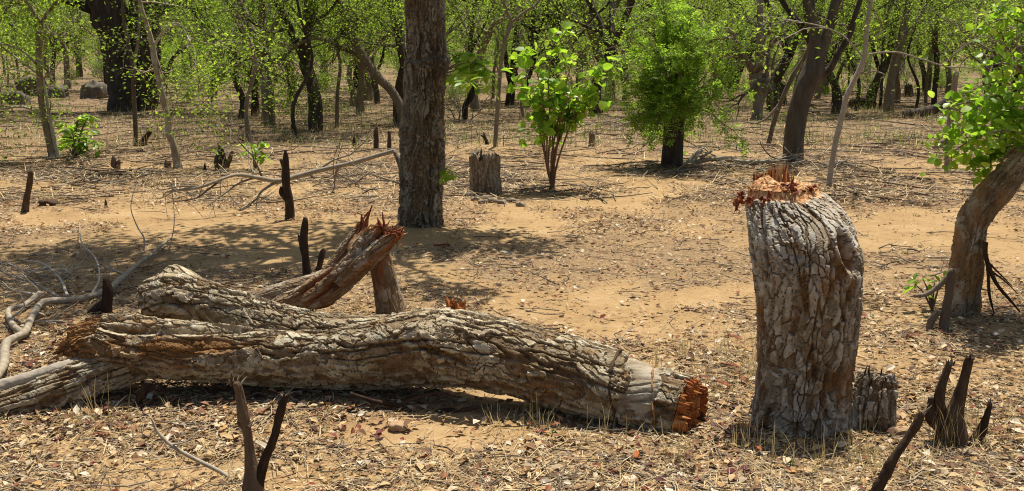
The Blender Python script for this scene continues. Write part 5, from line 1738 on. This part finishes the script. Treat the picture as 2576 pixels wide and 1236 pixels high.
mid_tree('dark multi-stemmed tree between the shrub and the thin grey tree', 1284, 262, [[(1282, 268, 12), (1285, 220, 10), (1292, 160, 9), (1300, 90, 8), (1310, 10, 7)], [(1288, 230, 6), (1275, 170, 6), (1268, 100, 5)], [(1292, 180, 6), (1330, 120, 5), (1345, 50, 5)]], DARKBARK, L_LIME, 8, .12, per=3, tw=4)
mid_tree('slim bent trunk between the shrub and the feathery tree', 1572, 230, [[(1570, 236, 8), (1574, 190, 7), (1570, 140, 7), (1582, 105, 6), (1570, 60, 5), (1560, 0, 5)], [(1580, 106, 5), (1530, 95, 4), (1500, 105, 3)], [(1578, 90, 5), (1620, 60, 4), (1650, 20, 4)]], MIDBARK, L_MID, 8, .12, per=3, tw=4)
mid_tree('cluster of dark stems fanning out behind the feathery tree', 1822, 232, [[(1822, 238, 11), (1815, 170, 9), (1805, 90, 8), (1795, 0, 7)], [(1824, 236, 9), (1832, 170, 7), (1828, 90, 6), (1835, 0, 6)], [(1826, 230, 8), (1850, 160, 6), (1870, 90, 5)]], DARKBARK, L_MID, 8, .12, per=2, tw=5)
mid_tree('dark curved trunk right of the massive trunk', 412, 262, [[(408, 268, 8), (414, 215, 7), (424, 170, 6), (440, 140, 5), (470, 120, 4)], [(418, 195, 4), (400, 150, 3)]], DARKBARK, L_LIME, 8, .12, per=4, tw=5)
mid_tree('thin dark stem left of the massive trunk', 268, 248, [[(268, 252, 6), (266, 200, 5.5), (262, 130, 5), (250, 60, 5), (238, 0, 4)]], DARKBARK, L_LIME, 7, .1, per=4, tw=4)

# --- massive trunk, two stems grown together
bp = base_of(335, 282)
bao = thing('massive_tree', 'massive dark twin-stemmed tree with folded grey bark at the upper left', 'tree', bp)
Yb = bp[1] + .7
for (L, sd) in (([(325, 300, 60), (322, 270, 48), (315, 200, 45), (300, 130, 42), (285, 60, 44), (270, 0, 46), (255, -80, 44), (240, -200, 38)], 5), ([(362, 300, 42), (362, 270, 34), (366, 200, 30), (366, 120, 32), (364, 60, 36), (366, 0, 38), (374, -100, 36), (384, -220, 32)], 6)):
    b = B()
    tube(b, path(L, Yb), 70, 44, .17, sd, rf=2.2, stretch=.3)
    link('stem', b.mesh('stem', DARKBARK, bp), bao)
b = B()
tips = []
rg = np.random.default_rng(61)
for (px, py, d) in ((240, -200, (-.6, 0, .8)), (240, -200, (-.1, -.4, .9)), (384, -220, (.6, .1, .8)), (384, -220, (.1, .4, .9)), (290, 40, (-.9, -.3, .2)), (372, 40, (.9, -.2, .25)), (250, -120, (-.9, -.2, .3))):
    grow(b, rg, P(px, py, Yb), d, 2.4, .16, 0, CFG_TREE, tips)
link('branches', b.mesh('branches', DARKBARK, bp), bao)
V, F = leaf_cloud(rg, tips, 3, (.08, .14), .2)
link('crown', leaf_mesh('crown', V, F, L_LIME, bp), bao)['kind'] = 'stuff'

# ------------------------------------------------------------------ rocks, mound, chips
def rock(label, px, py, w, h, seed, mat=ROCK, name='rock', cat='rock', sq=1.0):
    bp = base_of(px, py)
    k = MS(px, py, bp[1])
    u, v_ = np.meshgrid(np.linspace(0, np.pi, 14), np.linspace(0, 2 * np.pi, 22, endpoint=False), indexing='ij')
    D = np.stack([np.sin(u) * np.cos(v_), np.sin(u) * np.sin(v_), np.cos(u)], -1)
    n = 1 + .22 * fbm(D[..., 0] * 1.3, D[..., 1] * 1.3, D[..., 2] * 1.3, seed, 3)
    n = n / np.maximum(.72, np.abs(D).max(-1)) * .85
    n = n + .06 * np.floor(3 * fbm(D[..., 0] * 3, D[..., 1] * 3, D[..., 2] * 3, seed + 3, 2))
    V = D * n[..., None] * np.array([w * k / 2, w * k / 2 * sq, h * k * .75]) + np.array([0, 0, h * k * .25])
    Q = grid_quads(14, 22)[:, ::-1]
    o = link(name, mesh(name, V, Q, None, {'bk': np.tile((.4, 1, 0, 1), (14 * 22, 1))}, True, [mat]), None, tuple(bp))
    return tag(o, label, cat)


rock('rounded grey boulder at the far left edge under the trees', 42, 262, 60, 34, 1)
rock('dark humped boulder beside the slim left tree', 92, 250, 70, 50, 2)
rock('tall pale boulder near the massive trunk', 238, 252, 60, 42, 3)
rock('low broken boulder between the left tree and the pale boulder', 150, 252, 50, 34, 4)
rock('brown earth mound under the trees at the upper right', 2170, 272, 60, 28, 5, DARKBARK, 'earth_mound', 'mound')
rock('tan stone beside the side stub of the tall stump', 2262, 1098, 46, 26, 6, STONE, 'stone', 'stone')
rock('flat reddish stone in the shade below the log', 1000, 1082, 46, 16, 7, STONE, 'stone', 'stone')
rock('small brown clod at the far left in the sand', 18, 372, 18, 10, 8, STONE, 'stone', 'stone')
rock('brown clump of dried dung near the solitary stick', 126, 516, 44, 15, 9, SNAGBARK, 'dung_clump', 'dung')
rock('reddish stone amid the grass right of the three-pronged shoot', 2420, 1148, 36, 18, 10, STONE, 'stone', 'stone')

rg = np.random.default_rng(71)
# red wood block standing on the sand beyond the log
bp = base_of(1147, 786)
o = thing('wood_chunk', 'raw red-orange wedge of chopped wood poking up behind the log', 'wood chunk', bp)
for k in range(9):
    p = P(1147 + rg.normal(0, 12), 788, bp[1] + rg.normal(0, .02))
    splinter(o, bp, p, np.array([rg.normal(0, .18), rg.normal(0, .15), 1]), rg.uniform(.06, .115), .024, .016, LOGWOOD, rg, 'splinter', .1)
chips = [(1905, 1150, 'orange wood chip', LOGWOOD, .05), (1600, 1172, 'orange wood chip lying in front of the broken log end', LOGWOOD, .055), (1845, 858, 'curved red bark strip on the sand left of the tall stump', REDWOOD, .085),
         (1112, 635, 'pinkish torn bark scrap on the sand beyond the snapped tree', REDWOOD, .11), (245, 1100, 'dark red curled leaf by the grass stubble', REDWOOD, .05), (1185, 1142, 'dark red bark crumb before the log', REDWOOD, .03),
         (1640, 640, 'small dark red chip out on the open sand', REDWOOD, .05), (1700, 622, 'brown curl of bark on the open sand', SMOOTHBARK, .06), (1715, 862, 'white flat chip on the trodden sand', DEADWOOD, .04),
         (1790, 760, 'pale chip on sand left of the stump waist', DEADWOOD, .05), (1270, 655, 'pale bark flake on the open ground right of the snapped tree', DEADWOOD, .12), (660, 1140, 'large tan dry leaf of bark beside the forked shoot', SMOOTHBARK, .10),
         (1840, 930, 'curled red-brown bark scrap between log end and stump', REDWOOD, .07), (1815, 975, 'dark bark curl fallen from the log end', REDWOOD, .08), (1870, 1090, 'orange splinter at the foot of the stump', LOGWOOD, .06), (1580, 1165, 'pale wood flake in front of the log', BAREWOOD, .045),
         (2170, 530, 'white fleck of wood on the ground right of the stump top', BAREWOOD, .05), (400, 1165, 'white flake of bark on the bare patch at lower left', BAREWOOD, .035), (205, 855, 'crimson dry leaf behind the broken tip', REDWOOD, .06), (235, 870, 'second crimson leaf nearer the broken tip', REDWOOD, .05)]
chips[0] = (1905, 1150, 'orange wood chip in the shade at the stump base', LOGWOOD, .05)
for (px, py, lab, mt, sz) in chips:
    bp = base_of(px, py)
    sz = sz * .62
    w, t_ = sz * rg.uniform(.4, .6), sz * .06
    K = 6
    yaw = rg.uniform(0, 3.14)
    cu = rg.uniform(.1, .4)
    V = []
    for i in range(K):
        f = i / (K - 1) - .5
        ww = w * (1 - 1.5 * f * f) * rg.uniform(.75, 1.15)
        x, z = f * sz * 2, cu * sz * (.3 - f * f) + .02
        for (yy, zz) in ((-ww * .6, .25 * ww), (0, 0), (ww * .6, .25 * ww), (ww * .55, .25 * ww - t_), (0, -t_), (-ww * .55, .25 * ww - t_)):
            V.append((x * math.cos(yaw) - yy * math.sin(yaw), x * math.sin(yaw) + yy * math.cos(yaw), z + zz + .012))
    Q = grid_quads(K, 6)
    Q = np.vstack([Q, [[0, 1, 4, 5]], [[1, 2, 3, 4]], [[(K - 1) * 6 + i for i in (5, 4, 1, 0)]], [[(K - 1) * 6 + i for i in (4, 3, 2, 1)]]])
    o = link('wood_chip', mesh('wood_chip', V, Q, None, {'bk': np.tile((.7, 1, 0, 1), (len(V), 1))}, False, [mt]), None, tuple(bp))
    tag(o, lab, 'wood chip')
CRIMSON = piece_mat('crimson_leaf', [(0, (.15, .032, .022)), (.3, (.10, .028, .022)), (.55, (.22, .075, .036)), (.75, (.08, .032, .026)), (.9, (.30, .14, .065))], .6, .2)
n = 260
cx = np.array([GP(*q)[:2] for q in ((180, 880), (120, 920), (230, 840), (560, 1010), (640, 1000), (300, 1050), (1840, 1090), (1700, 1190), (330, 690), (880, 1080))])
q = cx[rg.integers(0, len(cx), n)] + rg.normal(0, 1, (n, 2)) * np.array([.16, .13])
M = rotmats(rg.uniform(0, 6.283, n), rg.normal(0, .4, n), rg.normal(0, .4, n))
V, F = scatter(LEAF8[0], LEAF8[1], np.column_stack([q, gz(q[:, 0], q[:, 1]) + rg.uniform(.012, .03, n)]), M, rg.uniform(.02, .06, n))
tag(link('fallen_leaves', mesh('fallen_leaves', V, None, F, None, False, [CRIMSON])), 'dark red dry leaves gathered behind the broken tip and under the log', 'leaf litter', None, 'stuff')
# rubble of bark by the hollow stump
for i, (px, py) in enumerate(((1195, 505), (1215, 512), (1240, 508), (1262, 515), (1285, 510), (1180, 492), (1308, 520), (1225, 500))):
    rock('grey chunk of fallen bark in the heap at the hollow stump', px, py, 26, 11, 20 + i, DEADWOOD, 'bark_chunk', 'bark chunk', .7)['group'] = 'bark chunks by the hollow stump'

# ------------------------------------------------------------------ the wood behind: trees and shrubs in view, each its own
def variant_tree(seed, kind):
    """returns wood mesh, leaf mesh; height about 5 m"""
    rng = np.random.default_rng(seed)
    b, tips = B(), []
    if kind == 'bushy':
        A = np.array([[0, 0, -.15, .11], [rng.normal(0, .05), 0, .4, .09], [rng.normal(0, .15), rng.normal(0, .1), 1.0, .075], [rng.normal(0, .3), rng.normal(0, .2), 1.7, .055]])
        C4 = tube(b, A, 14, 8, .1, seed)
        for i in range(6):
            a = i * 1.05 + rng.normal(0, .3)
            j = rng.integers(9, 14)
            grow(b, rng, C4[j, :3], (math.cos(a), math.sin(a), rng.uniform(.2, 1.0)), rng.uniform(1.3, 2.0), .04, 0, CFG_TREE, tips)
        return b, tips, 2, (.035, .068), .13
    if kind == 'slim':
        A = np.array([[0, 0, -.15, .05], [rng.normal(0, .08), 0, .7, .042], [rng.normal(0, .2), rng.normal(0, .1), 1.6, .036], [rng.normal(0, .3), rng.normal(0, .2), 2.6, .03], [rng.normal(0, .45), rng.normal(0, .3), 3.8, .02]])
        C4 = tube(b, A, 20, 6, .08, seed)
        for i in range(9):
            a = rng.uniform(0, 6.283)
            j = rng.integers(9, 20)
            grow(b, rng, C4[j, :3], (math.cos(a), math.sin(a), rng.uniform(.1, .9)), rng.uniform(.7, 1.2), .016, 0, CFG_LIMB, tips)
        return b, tips, 4, (.035, .065), .13
    if kind == 'fork':
        A = np.array([[0, 0, -.15, .15], [rng.normal(0, .08), 0, .6, .125], [rng.normal(0, .2), rng.normal(0, .1), 1.3, .11]])
        C4 = tube(b, A, 12, 9, .12, seed)
        for i in range(3):
            a = i * 2.1 + rng.normal(0, .4)
            e = C4[-1]
            L = np.array([[*e[:3], .085], [e[0] + math.cos(a) * .35, e[1] + math.sin(a) * .35, e[2] + .8, .07], [e[0] + math.cos(a) * .8, e[1] + math.sin(a) * .8, e[2] + 1.7, .055]])
            D4 = tube(b, L, 12, 7, .1, seed + i)
            for k in range(3):
                grow(b, rng, D4[rng.integers(3, 12), :3], unit(rng.normal(0, 1, 3) + np.array([math.cos(a), math.sin(a), .3])), rng.uniform(1.0, 1.7), .035, 0, CFG_TREE, tips)
        return b, tips, 2, (.035, .068), .13
    if kind == 'shrub':
        for i in range(8):
            a = rng.uniform(0, 6.283)
            grow(b, rng, (rng.normal(0, .08), rng.normal(0, .08), -.05), (math.cos(a) * .6, math.sin(a) * .6, 1), rng.uniform(.6, 1.0), .014, 0, CFG_LIMB, tips)
        return b, tips, 5, (.03, .06), .09
    if kind == 'twiggy':
        for i in range(9):
            a = rng.uniform(0, 6.283)
            grow(b, rng, (rng.normal(0, .15), rng.normal(0, .15), -.05), (math.cos(a) * .8, math.sin(a) * .8, 1), rng.uniform(.7, 1.4), .014, 0, CFG_TREE, tips)
        return b, tips, 0, (.04, .07), .1


VAR = []
for i, (kind, wm, lm) in enumerate((('bushy', MIDBARK, L_LIME), ('bushy', TWIGWOOD, L_LIME), ('bushy', DARKBARK, L_MID), ('slim', MIDBARK, L_LIME), ('slim', TWIGWOOD, L_MID), ('slim', DARKBARK, L_LIME), ('fork', MIDBARK, L_MID), ('fork', DARKBARK, L_LIME), ('fork', MIDBARK, L_LIME),
                                    ('shrub', MIDBARK, L_LIME), ('shrub', MIDBARK, L_MID), ('shrub', TWIGWOOD, L_BRIGHT), ('twiggy', DEADWOOD, L_LIME), ('twiggy', TWIGWOOD, L_LIME))):
    b, tips, per, ls, sprd = variant_tree(200 + i, kind)
    wm_ = b.mesh('trunk', wm)
    lm_ = None
    if per:
        V, F = leaf_cloud(np.random.default_rng(i), tips, per, ls, sprd)
        lm_ = leaf_mesh('crown', V, F, lm)
    VAR.append((kind, wm_, lm_))
TEXT = {'bushy': ('woodland_tree', 'low-branching lime-leaved tree', 'tree', 'bushy trees of the wood'),
        'slim': ('woodland_sapling', 'slim straight sapling', 'sapling', 'slim saplings of the wood'),
        'fork': ('woodland_tree', 'dark forked open-crowned tree', 'tree', 'forked dark trees of the wood'),
        'shrub': ('woodland_shrub', 'waist-high green shrub', 'shrub', 'green shrubs of the wood'),
        'twiggy': ('dry_shrub', 'leafless grey twiggy shrub', 'dry shrub', 'leafless shrubs of the wood')}
MARKS = [(-400, 'beyond the left edge of the clearing'), (0, 'behind the slim left tree'), (230, 'behind the massive trunk'), (480, 'behind the bowed sapling'), (760, 'behind the long dead branch'), (980, 'behind the thick trunk'),
         (1200, 'behind the hollow stump'), (1400, 'behind the bright shrub'), (1600, 'behind the feathery tree'), (1820, 'behind the brush pile'), (1980, 'behind the dark leaning tree'), (2130, 'behind the pale leaning tree'), (2330, 'behind the leafy leaning tree'), (2560, 'beyond the right edge of the clearing')]
ORD = ['nearest', 'second nearest', 'third nearest', 'fourth nearest', 'fifth nearest', 'sixth nearest', 'seventh nearest', 'eighth nearest', 'ninth nearest', 'tenth nearest', 'eleventh nearest', 'twelfth nearest'] + ['thirteenth nearest', 'fourteenth nearest', 'fifteenth nearest', 'sixteenth nearest'] + ['farthest'] * 60
PLACED = []


def place(vi, x, y, sc, rot):
    kind, wm_, lm_ = VAR[vi]
    nm, lab, cat, grp = TEXT[kind]
    t = thing(nm, lab, cat, (x, y, gz1(x, y)), grp)
    t.rotation_euler = (0, 0, rot)
    t.scale = (sc, sc, sc)
    link('trunk' if kind != 'twiggy' else 'twigs', wm_, t)
    if lm_:
        link('crown', lm_, t)['kind'] = 'stuff'
    px = PW / 2 + FPX * x / (y * _c)
    PLACED.append((kind, max(i for i, m_ in enumerate(MARKS) if m_[0] <= max(px, -400)), y, t))
    return t


rg = np.random.default_rng(97)
taken = []


def free(x, y, r):
    return all((x - a) ** 2 + (y - b_) ** 2 > max(r, c_) ** 2 for a, b_, c_ in taken)


def fill(n, kinds, y0, y1, sc, rr, pw=1.3, edge=None, wide=.56):
    got = tries = 0
    while got < n and tries < n * 40:
        tries += 1
        a = rg.random()
        y = (y0 ** (1 - pw) + a * (y1 ** (1 - pw) - y0 ** (1 - pw))) ** (1 / (1 - pw))
        x = rg.uniform(-1, 1) * wide * y
        if edge and not edge(x, y):
            continue
        if not free(x, y, rr):
            continue
        taken.append((x, y, rr))
        ks = [i for i, v_ in enumerate(VAR) if v_[0] in kinds]
        place(int(rg.choice(ks)), x, y, rg.uniform(*sc), rg.uniform(0, 6.283))
        got += 1


def far_side(x, y):
    # the clearing reaches farther back in the middle right
    u = x / y
    lim = 19.5 + 4.0 * math.sin(u * 7 + 1.0)
    if -.01 < u < .10:
        lim = 25
    if .09 < u < .235:
        lim = 31
    if .22 < u < .5:
        lim = 26
    if -.52 < u < -.31:
        lim = 36
    if -.31 <= u < -.27:
        lim = 27
    return y > lim


fill(38, ('bushy',), 20, 60, (.9, 1.4), 1.7, 1.3, far_side)
fill(30, ('fork',), 20, 65, (.8, 1.3), 1.3, 1.2, far_side)
fill(64, ('slim',), 18, 60, (.7, 1.25), .7, 1.4, far_side)
fill(34, ('shrub',), 22, 60, (.45, 1.0), .6, 1.3, far_side)
fill(26, ('twiggy',), 19, 55, (.7, 1.5), .7, 1.5, far_side)
fill(46, ('bushy', 'fork'), 48, 85, (1.0, 1.5), 1.4, 1.1)
fill(26, ('shrub',), 50, 78, (1.0, 1.6), .8, 1.1)

for kind in TEXT:
    for mi in range(len(MARKS)):
        for i, (y, t) in enumerate(sorted(((q[2], q[3]) for q in PLACED if q[0] == kind and q[1] == mi), key=lambda q: q[0])):
            t['label'] = '%s %s, %s of its kind' % (TEXT[kind][1], MARKS[mi][1], ORD[i])

# distant wood, one green mass
rg = np.random.default_rng(131)
n = 52000
y = rg.uniform(70, 125, n)
x = rg.uniform(-1, 1, n) * .62 * y
top = 4.5 + 3.5 * fbm(x * .12, y * .12, 0.0, 9, 3)
z = gz(x, y) + top * rg.random(n) ** .8
M = rotmats(rg.uniform(0, 6.283, n), rg.normal(0, .8, n), rg.normal(0, .8, n))
V, F = scatter(LEAF4[0], LEAF4[1], np.column_stack([x, y, z]), M, rg.uniform(.25, .6, n))
o = link('distant_wood', leaf_mesh('distant_wood', V, F, L_LIME))
tag(o, 'distant green wood filling the view between the trunks', 'woodland', None, 'stuff')

# bright grass growing thick between the trees to the right
q = np.array([(x_, y_) for x_, y_ in spread(rg, 1500, 36, 70, 1.1, False) if .06 < x_ / y_ < .40])
tufts('tall_grass', 'bright green tall grass between the trunks at the far right', rg, [(p_, q_, rg.uniform(.5, 1.3)) for p_, q_ in q], 14, (.2, .5), L_LIME, .5, (.016, .03), .6)
